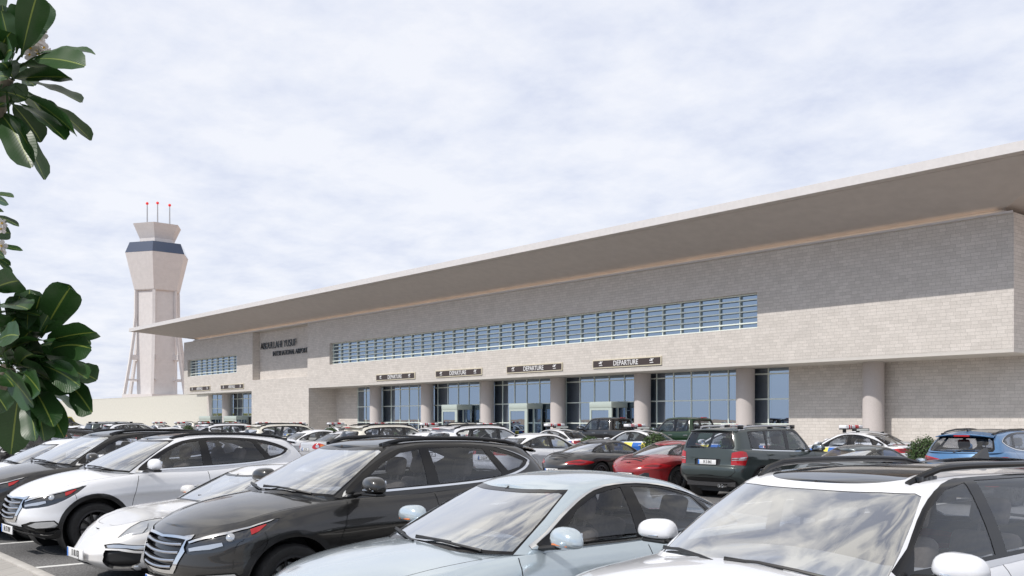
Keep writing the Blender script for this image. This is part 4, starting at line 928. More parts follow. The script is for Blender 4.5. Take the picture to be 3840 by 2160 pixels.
ESTATE = dict(L=4.78, W=1.92, axf=.90, axr=3.78, rw=.36, rarch=.405,
    zb=[(0, .36), (.35, .26), (1.2, .24), (3.4, .24), (4.2, .28), (4.78, .38)],
    zt=[(0, .82), (.2, .87), (.6, .94), (1.1, .99), (1.5, 1.02), (2.3, 1.04), (3.2, 1.07), (4.0, 1.09), (4.78, 1.08)],
    crown=[(0, 0), (.15, .01), (.4, .06), (.9, .09), (1.4, .09), (4.4, .05), (4.78, .02)], zg=[(0, 0), (1, 1)], cp=2.,
    nose=SUV['nose'], tail=[(0, .20), (.08, .07), (.25, .0), (.5, .0), (.7, .03), (.85, .06), (1, .10)], wf=SUV['wf'], plan=[(0, .97), (.8, .99), (2.4, 1.), (3.7, 1.0), (4.4, .975), (4.78, .955)],
    af=.78, ar=.52, nf=2.5, nr=2.9, flare=.02, fw=.46, crease=[(1.0, .74, 4.2, .82, .012, .08)],
    zbase=[(1., 1.04), (1.5, 1.02), (2.3, 1.03), (3.3, 1.06), (4.78, 1.075)], zroof=[(1.9, 1.53), (2.2, 1.585), (2.7, 1.615), (3.4, 1.61), (4.0, 1.575), (4.5, 1.525)], rcrown=[(1.9, .02), (2.2, .045), (3.6, .045), (4.5, .02)],
    uABCD=(1.08, 1.95, 4.38, 4.66), wb=[(1., .82), (2, .86), (3.7, .86), (4.7, .80)], wr=[(1.9, .63), (2.6, .665), (3.6, .655), (4.5, .60)],
    ga=(.6, .38), gr=(.44, .34), gn=(2.9, 3.0), bulge=.024, fbulge=.04, rbulge=.015,
    seat_f=2.22, seat_r=3.15, seat_z=.58, mir_z=1.44, mirror=(1.66, .92, 1.13, 1.0), tail_bow=(.06, .40, .90, 3.0))
CROSS = dict(ESTATE, mir_z=1.35, zroof=[(1.9, 1.50), (2.2, 1.54), (2.7, 1.56), (3.4, 1.555), (4.0, 1.53), (4.5, 1.49)], rcrown=[(1.9, .02), (2.2, .035), (3.6, .035), (4.5, .02)], wb=[(1., .86), (2, .88), (3.7, .88), (4.7, .82)], wr=[(1.9, .66), (2.6, .675), (3.6, .665), (4.5, .60)])
def make_estate(P=ESTATE, name='estate_suv', rear_plate='E8 1K 55T', front=None, full_roof=False):
    c = Car(P, name); L = P['L']; B, G = c.B, c.G
    c.side('cladding', lerp_pts((.9, .1), (3.6, .1), 4)+lerp_pts((3.6, .32), (.9, .31), 4)); c.arches(.03)
    fd = [(1.46, .36), (1.43, .6), (1.52, 1.03), (1.7, 1.15), (2.52, 1.15), (2.58, 1.04), (2.58, .36)]; rd = [(2.58, .36), (2.58, 1.04), (2.54, 1.15), (3.6, 1.16), (3.66, 1.06), (3.46, .84), (3.24, .64), (3.16, .36)]
    c.side('front_door', fd, **c.cl); c.side('rear_door', rd, **c.cl)
    for l in ([(1.46, .36), (1.43, .6), (1.52, 1.0)], [(2.58, .36), (2.58, 1.04)], [(3.16, .36), (3.24, .64), (3.46, .84), (3.66, 1.05)]): c.line(l)
    c.top('hood', smooth([(.16, .0), (.18, .30), (.28, .56), (.52, .72), (1.0, .79), (1.38, .81)], 3)+[(1.40, .66), (1.29, .4), (1.20, 0)])
    B.reg('gap', B.strip(smooth([(.30, .58), (.52, .73), (1.0, .80), (1.42, .815)], 4), .006, mode='top', trange=(1.0, 2.)))
    c.top('hole', [(1.75, 0), (1.75, .60), (1.95, .74), (4.1, .74), (4.35, .55), (4.35, 0)], 1.03)
    c.front('grille', [(0, .82), (.50, .82), (.50, .68), (0, .66)]); c.front('headlight', smooth([(.10, .52, .80), (.25, .70, .86), (.46, .84, .91), (.44, .85, .82), (.26, .70, .74), (.12, .54, .70)], 1, True)); c.front('intake', [(0, .5), (.6, .5), (.5, .34), (0, .34)])
    R = c.rear
    R('gap', [(0, .60), (.66, .61), (.67, .60), (0, .592)]); R('tail_lamp', smooth([(.46, .93), (.70, .965), (.90, .975), (.915, .90), (.88, .80), (.70, .775), (.48, .80)], 1, True)); R('tail_dark', [(.52, .88), (.80, .90), (.86, .86), (.80, .82), (.54, .83)])
    R('recess', [(0, .80), (.29, .80), (.31, .66), (0, .66)]); R('black', [(0, .40), (.7, .42), (.76, .30), (0, .28)]); R('reflector', [(.5, .48), (.8, .5), (.8, .475), (.5, .455)])
    if full_roof: G.reg('sunroof', [(0, 1.20), (.80, 1.20), (1.0, 1.30), (1.40, 1.30), (1.42, 2), (0, 2)])
    c.screens(.79, (.07, .74), 2.46, False)
    c.glass('trim', smooth([(1.50, 1.055), (1.66, 1.20), (1.95, 1.40), (2.25, 1.525), (2.7, 1.57), (3.4, 1.57), (3.95, 1.53), (4.20, 1.45), (4.26, 1.36), (4.10, 1.20), (3.95, 1.12), (3.3, 1.095), (2.3, 1.07)], 3, True))
    c.glass('front_window', [(1.64, 1.083), (1.72, 1.21), (1.975, 1.385), (2.25, 1.497), (2.50, 1.53), (2.52, 1.10)]); c.glass('rear_window', [(2.66, 1.105), (2.63, 1.538), (3.4, 1.535), (3.58, 1.51), (3.68, 1.125), (3.3, 1.115)]); c.glass('quarter_window', smooth([(3.75, 1.14), (3.66, 1.50), (3.93, 1.495), (4.16, 1.43), (4.21, 1.36), (4.08, 1.22), (3.93, 1.15)], 1, True))
    P['rearglass'] = G_SIDE
    root = c.finish([(0, 2.42, .88, None), (1, 3.40, .90, None)], M_RIM, 10, G_SIDE)
    c.spoiler(4.52, 1.575, .62, .28, .04, .05); c.plates(front, rear_plate, .46, .73, .0, -.015); c.fin(3.9, 1.63)
    roof_rails(root, G, 2.05, 4.25, .60, .055, M_TRIM, .018); c.wipers()
    rw = MB(); rw.tube([(c.X(4.66), .02, 1.14), (c.X(4.645), -.2, 1.15), (c.X(4.64), -.36, 1.155)], .013, 6); rw.obj('rear_wiper', M_BLACK, root)
    return root

PICKUP = dict(L=5.75, W=2.05, axf=1.0, axr=4.62, rw=.42, rarch=.49,
    zb=[(0, .52), (.3, .45), (1.2, .42), (4.5, .42), (5.75, .55)], zt=[(0, 1.16), (.2, 1.22), (.8, 1.27), (1.5, 1.30), (2.4, 1.31), (4, 1.33), (5.75, 1.34)],
    crown=[(0, 0), (.15, .01), (.5, .06), (1.2, .07), (1.7, .05), (3.6, .0), (5.75, .0)], zg=[(0, 0), (1, 1)], cp=2.,
    nose=[(0, .14), (.1, .05), (.3, 0), (.8, .0), (.93, .03), (1, .09)], tail=[(0, .10), (.2, .0), (.8, .0), (1, .015)],
    wf=[(0, .94), (.08, .97), (.3, .985), (.6, .985), (.8, 1.), (.93, .99), (1, .955)], plan=[(0, .97), (.8, 1), (5, 1), (5.75, .985)],
    af=.5, ar=.20, nf=3., nr=4., flare=.045, fw=.58, crease=[(1.2, 1.05, 5.4, 1.08, .012, .08)],
    zbase=[(1.4, 1.33), (1.8, 1.29), (2.6, 1.29), (4, 1.31)], zroof=[(2.0, 1.83), (2.3, 1.89), (2.8, 1.92), (3.4, 1.90), (3.8, 1.86)], rcrown=[(2.0, .02), (2.4, .04), (3.4, .04), (3.8, .02)],
    uABCD=(1.50, 2.12, 3.70, 3.86), wb=[(1.5, .88), (2.2, .92), (3.9, .92)], wr=[(2., .70), (2.6, .74), (3.8, .72)], ga=(.50, .34), gr=(.26, .24), gn=(3.1, 3.6), bulge=.016, fbulge=.02, rbulge=.0,
    seat_f=2.55, seat_r=3.3, seat_z=.86, mir_z=1.72, mirror=(1.98, .98, 1.42, 1.25), nose_bow=(.04, .3, 1.0, 3.), tail_bow=(.01, .12, 1.0, 4.), wheel_in=.15)
def make_pickup(P=PICKUP, name='pickup_truck', driver=False):
    c = Car(P, name); L = P['L']; B, G = c.B, c.G
    c.side('cladding', lerp_pts((.9, .2), (4.6, .2), 4)+lerp_pts((4.6, .50), (.9, .50), 4)); c.arches(.05)
    fd = [(1.72, .55), (1.70, .9), (1.78, 1.28), (1.95, 1.36), (2.86, 1.36), (2.90, 1.28), (2.90, .55)]; rd = [(2.90, .55), (2.90, 1.28), (2.88, 1.36), (3.70, 1.36), (3.74, 1.28), (3.72, .55)]
    c.side('front_door', fd, **c.cl); c.side('rear_door', rd, **c.cl)
    for l in ([(1.72, .55), (1.70, .9), (1.78, 1.27)], [(2.90, .55), (2.90, 1.28)], [(3.72, .55), (3.74, 1.29)], [(3.92, .55), (3.92, 1.32)]): c.line(l, .012)
    c.top('hole', [(2.05, 0), (2.05, .6), (2.2, .78), (3.7, .80), (3.7, 0)], 1.03); c.top('bed', lerp_pts((4.02, 0), (4.02, .86), 3)+lerp_pts((5.64, .86), (5.64, 0), 3), 1.01)
    c.front('grille', [(0, 1.12), (.56, 1.12), (.56, .74), (0, .74)]); c.front('headlight', [(.62, 1.14), (.92, 1.14), (.94, .86), (.64, .86)]); c.front('black', [(0, .68), (.9, .68), (.9, .5), (0, .5)])
    R = c.rear; R('tail_lamp', [(.86, 1.26), (1.0, 1.26), (1.0, .88), (.86, .88)]); R('gap', [(0, .76), (.83, .76), (.83, .75), (0, .75)]); R('black', [(0, .68), (1., .68), (1., .52), (0, .52)])
    c.screens(.80, (.10, .80), 2.55, True)
    c.glass('trim', smooth([(1.72, 1.31), (1.95, 1.52), (2.22, 1.77), (2.45, 1.85), (2.9, 1.87), (3.4, 1.86), (3.58, 1.82), (3.62, 1.6), (3.60, 1.35), (2.6, 1.325)], 2, True))
    c.glass('front_window', [(2.0, 1.35), (2.05, 1.50), (2.27, 1.735), (2.48, 1.815), (2.80, 1.838), (2.83, 1.352)]); c.glass('rear_window', [(2.95, 1.355), (2.93, 1.84), (3.42, 1.832), (3.52, 1.79), (3.55, 1.6), (3.54, 1.375)])
    root = c.finish([(0, 2.74, 1.17, M_CHROME), (1, 3.58, 1.17, M_CHROME)], M_RIMDK, 8, G_SIDE)
    X = c.X; b = MB(); b.box(X(5.64), X(4.02), -.86, .86, .80, .84); b.box(X(5.645), X(5.60), -.86, .86, .84, 1.33); b.box(X(4.06), X(4.01), -.86, .86, .84, 1.33)
    for s in (1, -1): b.box(X(5.62), X(4.04), s*.86-.02, s*.86+.02, .84, 1.335)
    b.obj('cargo_bed', M_BLACK, root)
    bl = MB(); bl.bbox(X(3.80), X(3.72), -.16, .16, 1.905, 1.945, .006); bl.obj('brake_light', M_RED, root)
    return root
# ------------------------------------------------------------------ ground
YF = 39.56; YG = YF+2.65; XL, XR = -100.96, -16.35; ZO = 4.64; ZT = 10.0
def stone(name, c1, c2, mortar, w=.41, h=.146, rough=.75, bump=.25):
    def fn(nt, N, L):
        t = N('ShaderNodeTexCoord'); s = N('ShaderNodeSeparateXYZ'); L(t.outputs['Object'], s.inputs[0])
        a = N('ShaderNodeMath', operation='ADD'); L(s.outputs[0], a.inputs[0]); L(s.outputs[1], a.inputs[1])
        c = N('ShaderNodeCombineXYZ'); L(a.outputs[0], c.inputs[0]); L(s.outputs[2], c.inputs[1])
        b = N('ShaderNodeTexBrick', offset=.5, offset_frequency=2, squash=.72, squash_frequency=3); b.inputs['Scale'].default_value = 1
        b.inputs['Brick Width'].default_value = w; b.inputs['Row Height'].default_value = h; b.inputs['Mortar Size'].default_value = .006; b.inputs['Mortar Smooth'].default_value = .2; b.inputs['Bias'].default_value = -.1
        b.inputs['Color1'].default_value = (*c1, 1); b.inputs['Color2'].default_value = (*c2, 1); b.inputs['Mortar'].default_value = (*mortar, 1); L(c.outputs[0], b.inputs['Vector'])
        n = N('ShaderNodeTexNoise', i_Scale=1.1, i_Detail=7.0, i_Roughness=.65); L(c.outputs[0], n.inputs['Vector'])
        m = N('ShaderNodeMapRange', i_1=.3, i_2=.7, i_3=.93, i_4=1.05); L(n.outputs[0], m.inputs[0])
        x = N('ShaderNodeMix', data_type='RGBA', blend_type='MULTIPLY', i_0=1.0); L(b.outputs['Color'], x.inputs[6]); L(m.outputs[0], x.inputs[7])
        n3 = N('ShaderNodeTexNoise', i_Scale=18., i_Detail=4.0); L(c.outputs[0], n3.inputs['Vector'])
        m3 = N('ShaderNodeMapRange', i_1=.3, i_2=.7, i_3=.92, i_4=1.07); L(n3.outputs[0], m3.inputs[0])
        x2 = N('ShaderNodeMix', data_type='RGBA', blend_type='MULTIPLY', i_0=1.0); L(x.outputs[2], x2.inputs[6]); L(m3.outputs[0], x2.inputs[7])
        p = N('ShaderNodeBsdfPrincipled', i_Roughness=rough); L(x2.outputs[2], p.inputs['Base Color'])
        bp = N('ShaderNodeBump', i_Strength=bump, i_Distance=.02); L(b.outputs['Fac'], bp.inputs['Height']); bp.invert = True; L(bp.outputs[0], p.inputs['Normal'])
        return p.outputs[0]
    return mat(name, fn)
def ground_mat(name, c1, c2, sc, fine, rough=.9, fineamp=.35):
    def fn(nt, N, L):
        t = N('ShaderNodeTexCoord'); n = N('ShaderNodeTexNoise', i_Scale=sc, i_Detail=8.0, i_Roughness=.6); L(t.outputs['Object'], n.inputs['Vector'])
        r = N('ShaderNodeMapRange', i_1=.35, i_2=.65); L(n.outputs[0], r.inputs[0])
        x = N('ShaderNodeMix', data_type='RGBA'); x.inputs[6].default_value = (*c1, 1); x.inputs[7].default_value = (*c2, 1); L(r.outputs[0], x.inputs[0])
        f = N('ShaderNodeTexNoise', i_Scale=fine, i_Detail=3.0); L(t.outputs['Object'], f.inputs['Vector'])
        fr = N('ShaderNodeMapRange', i_1=.35, i_2=.65, i_3=1-fineamp, i_4=1+fineamp); L(f.outputs[0], fr.inputs[0])
        y = N('ShaderNodeMix', data_type='RGBA', blend_type='MULTIPLY', i_0=1.0); L(x.outputs[2], y.inputs[6]); L(fr.outputs[0], y.inputs[7])
        p = N('ShaderNodeBsdfPrincipled', i_Roughness=rough); L(y.outputs[2], p.inputs['Base Color'])
        b = N('ShaderNodeBump', i_Strength=.4, i_Distance=.01); L(f.outputs[0], b.inputs['Height']); L(b.outputs[0], p.inputs['Normal'])
        return p.outputs[0]
    return mat(name, fn)
M_SAND = ground_mat('desert_sand', (.40, .27, .18), (.47, .33, .23), .05, 3.0, .95, .1)
M_ASPH = ground_mat('asphalt', (.125, .125, .128), (.175, .172, .168), .35, 45., .9, .45)
M_PAVE = stone('paving_slabs', (.42, .40, .37), (.48, .46, .43), (.25, .24, .22), .6, .3, .85, .1)
M_LINE = simple('road_paint', (.72, .72, .70), .7, var=.12, vscale=14)
M_KERB = simple('kerb_concrete', (.45, .43, .40), .85, var=.12, vscale=6)
M_STONE = stone('sandstone_blocks', (.665, .62, .575), (.58, .54, .497), (.40, .365, .33))
M_STUCCO = simple('cream_render', (.62, .60, .535), .9, var=.05, vscale=4)
M_COLUMN = simple('column_render', (.52, .475, .455), .85, var=.06, vscale=25)
M_FASCIA = simple('fascia_panel', (.63, .61, .605), .6, var=.04, vscale=5)
M_SOFFIT = simple('soffit_panel', (.52, .475, .445), .7, var=.05, vscale=2)
M_CEIL = simple('canopy_ceiling', (.60, .57, .53), .8, var=.03, vscale=3)
M_FRAME = simple('window_frame_metal', (.80, .86, .79), .35, .1)
M_SIGN = simple('sign_brown', (.055, .040, .038), .55, var=.2, vscale=40); M_SIGNB = simple('sign_border', (.66, .60, .46), .5); M_SIGNW = simple('sign_white', (.80, .80, .80), .5)
M_LETTER = simple('dark_metal_letters', (.025, .03, .036), .22, .6)
def facade_glass(name, tint, inner):
    def fn(nt, N, L):
        g = N('ShaderNodeBsdfGlossy', i_Roughness=.008); g.inputs[0].default_value = (*tint, 1)
        t = N('ShaderNodeTexCoord'); n = N('ShaderNodeTexNoise', i_Scale=.9, i_Detail=1.0); L(t.outputs['Object'], n.inputs['Vector'])
        b = N('ShaderNodeBump', i_Strength=.003, i_Distance=.3); L(n.outputs[0], b.inputs['Height']); L(b.outputs[0], g.inputs['Normal'])
        tr = N('ShaderNodeBsdfTransparent'); tr.inputs[0].default_value = (*inner, 1)
        m = N('ShaderNodeMixShader', i_0=.22); L(g.outputs[0], m.inputs[1]); L(tr.outputs[0], m.inputs[2]); return m.outputs[0]
    return mat(name, fn)
M_GLASS = facade_glass('solar_glass', (.40, .485, .59), (.62, .57, .50))

def sheet(name, x0, x1, y0, y1, z, m, mb=None):
    b = MB(); b.add([(x0, y0, z), (x1, y0, z), (x1, y1, z), (x0, y1, z)], [(0, 1, 2, 3)]); return tag(b.obj(name, m, None, None, False), kind='structure')
b = MB(); R_ = 5000
for i in range(8): pass
b.add([(-R_, -R_, 0), (R_, -R_, 0), (R_, R_, 0), (-R_, R_, 0)], [(0, 1, 2, 3)]); tag(b.obj('desert_ground', M_SAND, None, None, False), kind='structure')
sheet('car_park', -190, 40, -45, 37.2, .004, M_ASPH)
b = MB(); b.bbox(-190, 40, -2.5, 2.93, -.2, .10, .02); tag(b.obj('walkway', M_PAVE), kind='structure')
b = MB(); b.bbox(-190, 40, 2.935, 3.06, -.2, .115, .02); tag(b.obj('kerb', M_KERB), kind='structure')
b = MB(); b.bbox(-190, 40, 37.2, 46, -.2, .14, .02); tag(b.obj('terminal_pavement', M_PAVE), kind='structure')
BAY = 2.40
b = MB()
for i in range(-2, 60):
    x = -7.35-2.83*i; b.box(x-.06, x+.06, 3.2, 8.2, .0045, .009)
    x = -10.13-2.76*i; b.box(x-.06, x+.06, 17.5, 22.5, .0045, .009)
b.box(-160, 20, 22.52, 22.64, .0045, .009)
for i in range(50): b.box(20-4*i, 22-4*i, 31.2, 31.35, .0045, .009)
tag(b.obj('bay_markings', M_LINE), kind='structure')
b = MB(); b.bbox(-160, -10.6, 22.75, 24.2, -.2, .12, .03); tag(b.obj('planting_strip', simple('soil', (.20, .15, .10), .95, var=.3, vscale=9)), kind='structure')

# ------------------------------------------------------------------ terminal building
term = thing('terminal_building', 'long sandstone airport terminal under a wide flat overhanging roof', 'building', (0, 0, 0))
def panel(name, x0, x1, z0, z1, y0, y1, holes, m, parent=term):
    """wall slab y0 (front) .. y1 (back) with rectangular openings (x0,x1,z0,z1)"""
    xs = sorted({x0, x1, *[h[0] for h in holes], *[h[1] for h in holes]}); zs = sorted({z0, z1, *[h[2] for h in holes], *[h[3] for h in holes]})
    inh = lambda x, z: any(h[0] < x < h[1] and h[2] < z < h[3] for h in holes)
    F = lambda i, j: 0 <= i < len(xs)-1 and 0 <= j < len(zs)-1 and not inh((xs[i]+xs[i+1])/2, (zs[j]+zs[j+1])/2)
    b = MB()
    for i in range(len(xs)-1):
        for j in range(len(zs)-1):
            if not F(i, j): continue
            a, c, p, q = xs[i], xs[i+1], zs[j], zs[j+1]
            b.add([(a, y0, p), (c, y0, p), (c, y0, q), (a, y0, q)], [(0, 1, 2, 3)]); b.add([(a, y1, p), (c, y1, p), (c, y1, q), (a, y1, q)], [(3, 2, 1, 0)])
            if not F(i-1, j): b.add([(a, y0, p), (a, y0, q), (a, y1, q), (a, y1, p)], [(0, 1, 2, 3)])
            if not F(i+1, j): b.add([(c, y0, p), (c, y1, p), (c, y1, q), (c, y0, q)], [(0, 1, 2, 3)])
            if not F(i, j-1): b.add([(a, y0, p), (a, y1, p), (c, y1, p), (c, y0, p)], [(0, 1, 2, 3)])
            if not F(i, j+1): b.add([(a, y0, q), (c, y0, q), (c, y1, q), (a, y1, q)], [(0, 1, 2, 3)])
    return b.obj(name, m, parent, None, False)
W1 = (-99.95, -87.88, 6.34, 8.06); W2 = (-70.07, -28.37, 6.33, 8.06); NM = (-84.40, -73.80)
panel('upper_wall', XL, XR, ZO, ZT, YF, YF+.70, [W1, W2, (NM[0], NM[1], 5.50, ZT)], M_STONE)
panel('name_panel', NM[0]-.3, NM[1]+.3, 5.3, ZT-.004, YF+.701, YF+1.1, [], M_STONE)
b = MB(); b.box(NM[0]+.004, NM[1]-.004, YF+.31, YF+.698, ZT-.03, ZT+.02); b.obj('recess_head', M_CEIL, term)
b = MB(); b.box(XR-.7, XR, YF+.70, YF+40, ZO, ZT); b.obj('side_wall', M_STONE, term); b = MB(); b.box(XL, XL+.7, YF+.70, YF+40, ZO, ZT); b.obj('side_wall', M_STONE, term)
panel('block_wall', -84.60, -73.60, 0.14, ZO, YF, YG+1.2, [], M_STONE)
panel('lower_wall', -73.6, -70.13, .14, ZO-.14, YG, YG+.4, [], M_STONE); panel('lower_wall', -28.37, 2, .14, ZO-.14, YG, YG+.4, [], M_STONE)
panel('lower_wall', -101.3, -99.98, .14, ZO-.14, YG, YG+.4, [], M_STONE)
b = MB(); b.box(XL+.004, XR-.004, YF+.004, YG+1.5, ZO-.14, ZO-.002); b.obj('canopy_ceiling', M_CEIL, term)
b = MB(); b.box(XL+.8, XR-.8, YF+12, YF+12.3, .14, ZT); b.box(XL+.75, XR-.75, YF+.9, YF+12, ZO+.02, ZO+.35); b.box(XL+.75, XR-.75, YF+.75, YF+12, ZT-.30, ZT-.05); b.obj('interior_wall', simple('interior_plaster', (.45, .40, .33), .8), term)
b = MB(); b.box(XL+.8, XR-.8, YG+.3, YF+12, .10, .16); b.obj('interior_floor', simple('interior_floor', (.30, .27, .24), .35), term)
# columns
for x in [-23.45-7.15*k for k in range(7)]+[-94.8]:
    b = MB(); b.lathe([(.495, .14), (.495, .16), (.48, .18), (.48, ZO-.15)], 36, 'z', (x, YF+2.08, 0)); b.obj('column', M_COLUMN, term)
# ribbon windows
def ribbon(x0, x1, z0, z1, nx, nz):
    g = MB(); g.box(x0+.01, x1-.01, YF+.42, YF+.435, z0+.01, z1-.01); w = g.obj('window', M_GLASS, term)
    f = MB(); fw = .035
    for i in range(nx+1):
        x = x0+(x1-x0)*i/nx; x = min(max(x, x0+fw), x1-fw); f.box(x-fw*.6, x+fw*.6, YF+.30, YF+.41, z0+.002, z1-.002)
    for j in range(nz+1):
        z = z0+(z1-z0)*j/nz; z = min(max(z, z0+fw), z1-fw); f.box(x0+.003, x1-.003, YF+.265, YF+.298, z-fw*.95, z+fw*.95)
    f.obj('window_frame', M_FRAME, w)
ribbon(*W1, 9, 6); ribbon(*W2, 33, 6)
# curtain wall, one bay between each two columns
def glazing(x0, x1, xs, zs=(1.62, 2.90, 4.20)):
    g = MB(); g.box(x0, x1, YG+.06, YG+.075, .16, ZO-.15); w = g.obj('glazing_bay', M_GLASS, term)
    f = MB()
    for x in xs: f.box(x-.03, x+.03, YG+.02, YG+.055, .16, ZO-.15)
    for z in zs: f.box(x0, x1, YG+.008, YG+.05, z-.032, z+.032)
    f.obj('glazing_frame', M_FRAME, w)
mx = [-70.08+1.2645*k for k in range(34)]
cuts = [-70.13]+[-63.98+6.905*k for k in range(6)]+[-28.37]
for a, c_ in zip(cuts[:-1], cuts[1:]): glazing(a+.002, c_-.002, [x for x in mx if a <= x < c_])
ax_ = [-99.93+1.26*k for k in range(13)]
for a, c_ in ((-99.98, -91.5), (-91.5, -84.62)): glazing(a+.002, c_-.002, [x for x in ax_ if a <= x < c_], (2.2, 3.01, 3.95))
M_DOORF = simple('door_frame_metal', (.50, .56, .51), .3, .1)
def vestibule(x0, x1, h, y0=YF+1.2):
    f = MB(); y1 = YG-.06
    f.bbox(x0, x1, y0, y1, h-.36, h, .03)
    for x in (x0, x1-.26 if x1-x0 > 1.2 else x1-.1):
        f.box(x+.0, x+.14 if x == x0 else x+.26, y0+.03, y0+.12, .145, h-.361)
    f.box(x0+.14, x1-.26, y0+.03, y0+.10, h-.50, h-.362)
    for y in (y1-.10, y0+.60): f.box(x1-.08, x1-.02, y-.04, y+.04, .145, h-.361); f.box(x0+.02, x0+.08, y-.04, y+.04, .145, h-.361)
    d = f.obj('entrance_door', M_DOORF, term)
    g = MB(); g.box(x0+.14, x1-.26, y0+.06, y0+.07, .15, h-.51); g.box(x1-.06, x1-.045, y0+.13, y1-.02, .15, h-.37); g.box(x0+.045, x0+.06, y0+.13, y1-.02, .15, h-.37); g.obj('door_glass', M_GLASS, d)
for x in (-56.2, -48.7, -41.2): vestibule(x, x+1.82, 2.90)
for x in (-100.2, -93.9): vestibule(x, x+3.0, 2.20, YF+1.3)
# roof: slab with fascia, soffit sloping down to the wall head
OV = 4.3; ZE = 11.20; ZI = 10.17; RX0, RX1 = -105.26, -12.05; RY1 = YF+44
roof = MB(); roof.box(RX0+.05, RX1-.05, YF-OV+.05, RY1, ZE+.02, ZE+.34); roof_o = roof.obj('roof', M_FASCIA, term)
f = MB(); f.box(RX0, RX1, YF-OV, YF-OV+.049, ZE, ZE+.36); f.box(RX0, RX0+.049, YF-OV+.05, RY1, ZE, ZE+.36); f.box(RX1-.049, RX1, YF-OV+.05, RY1, ZE, ZE+.36); f.obj('fascia', M_FASCIA, roof_o)
s = MB(); ix0, ix1, iy0 = -98.2, XR-.4, YF+.05
o = [(RX0+.05, YF-OV+.05, ZE), (RX1-.05, YF-OV+.05, ZE), (RX1-.05, RY1, ZE), (RX0+.05, RY1, ZE)]
e_ = .45
m1 = [(RX0+e_, YF-OV+e_, ZE-.012), (RX1-e_, YF-OV+e_, ZE-.012), (RX1-e_, RY1, ZE-.012), (RX0+e_, RY1, ZE-.012)]
m2 = [(p[0], p[1], ZE-.03) for p in m1]
i_ = [(ix0, iy0, ZI), (ix1, iy0, ZI), (ix1, RY1, ZI), (ix0, RY1, ZI)]
vs = o+m1+m2+i_; fs = []
for r in (0, 4, 8):
    for k in (0, 1, 3): a, c_ = k, (k+1) % 4; fs.append((r+a, r+c_, r+4+c_, r+4+a))
fs.append((12, 15, 14, 13))
s.add(vs, fs); s.obj('soffit', M_SOFFIT, roof_o)
l = MB(); l.box(-98.1, XR+.02, YF-.16, YF-.13, ZT-.03, ZT+.05); l.box(-98.1, XR+.02, YF-.13, YF-.004, ZT-.03, ZT-.01); l.obj('cornice_strip', M_FASCIA, roof_o)
b = MB(); b.box(-98.2, XR-.4, YF+.05, YF+.3, ZT-.01, ZI-.005); b.obj('roof_upstand', M_CEIL, roof_o)
cl = simple('cove_lamp', (1.0, .76, .56), .5, emis=1.7)
b = MB(); b.box(-97.5, XR-.6, YF-.10, YF-.04, ZT-.009, ZT+.004); b.obj('cove_light', cl, roof_o)

# ------------------------------------------------------------------ signs and lettering
def plane_icon(s, land=False):
    """small aircraft silhouette over a runway bar, polygon pieces in (x,z)"""
    body = [(-.50, .06), (-.42, .02), (-.20, .06), (.28, .26), (.46, .36), (.50, .44), (.40, .48), (.22, .42), (.05, .34), (-.10, .52), (-.22, .50), (-.14, .26), (-.30, .19), (-.40, .26), (-.50, .25)]
    wing = [(-.02, .30), (.12, .20), (.26, -.08), (.16, -.08), (-.16, .14)]
    bar = [(-.42, -.34), (.42, -.34), (.42, -.22), (-.42, -.22)]
    if land:
        def rt(p, a=-68): 
            a = math.radians(a); x, z = p[0], p[1]-.15; return (x*math.cos(a)-z*math.sin(a), x*math.sin(a)+z*math.cos(a)+.15)
        body = [rt(p) for p in body]; wing = [rt(p) for p in wing]
    return [[(x*s, z*s) for x, z in q] for q in (body, wing, bar)]
def sign(name, label, x0, x1, z0, z1, txt, tsz, land, group):
    t = thing(name, label, 'sign', ((x0+x1)/2, YF, (z0+z1)/2), 0, group); w, h = (x1-x0)/2, (z1-z0)/2
    b = MB(); b.bbox(-w, w, -.07, -.003, -h, h, .008, 0, None, 1); b.obj('border', M_SIGNB, t)
    b = MB(); b.box(-w+.06, w-.06, -.078, -.071, -h+.06, h-.06); b.obj('board', M_SIGN, t)
    me = text_mesh(txt, tsz*1.16, .004, .88, .004); me.transform(Matrix.Translation((0, -.083, -.01)) @ Matrix.Rotation(math.pi/2, 4, 'X')); link('sign_text', me, M_SIGNW, t)
    for sx in (-1, 1):
        b = MB()
        for k, q in enumerate(plane_icon(.30, land)): b.prism(q, 'y', -.086-.0015*k, -.0785)
        b.obj('aircraft_symbol', M_SIGNW, t, (sx*w*.74, 0, 0.0))
order = ['farthest', 'second farthest', 'third farthest', 'nearest']
dl = ['brown DEPARTURE sign farthest from the camera, above glazing without a door', 'brown DEPARTURE sign above the left entrance door', 'brown DEPARTURE sign above the middle entrance door', 'brown DEPARTURE sign nearest the camera, above the pickup trucks']
for k in range(4): sign('departure_sign', dl[k], -62.91+7.752*k, -57.71+7.752*k, 4.77, 5.26, 'DEPARTURE', .34, False, 'brown departure signs along the terminal wall')
sign('arrivals_sign', 'brown ARRIVALS sign at the far left corner of the terminal wall', -99.22, -94.02, 4.77, 5.26, 'ARRIVALS', .34, True, 'brown arrivals signs')
sign('arrivals_sign', 'brown ARRIVALS sign beside the dark stone pylon, right one of the two', -91.42, -86.22, 4.77, 5.26, 'ARRIVALS', .34, True, 'brown arrivals signs')
nm = thing('terminal_name', 'dark metal letters spelling ABDULLAHI YUSUF INTERNATIONAL AIRPORT on the recessed wall', 'lettering', ((-83.9-74.8)/2, YF+.70, 8.2))
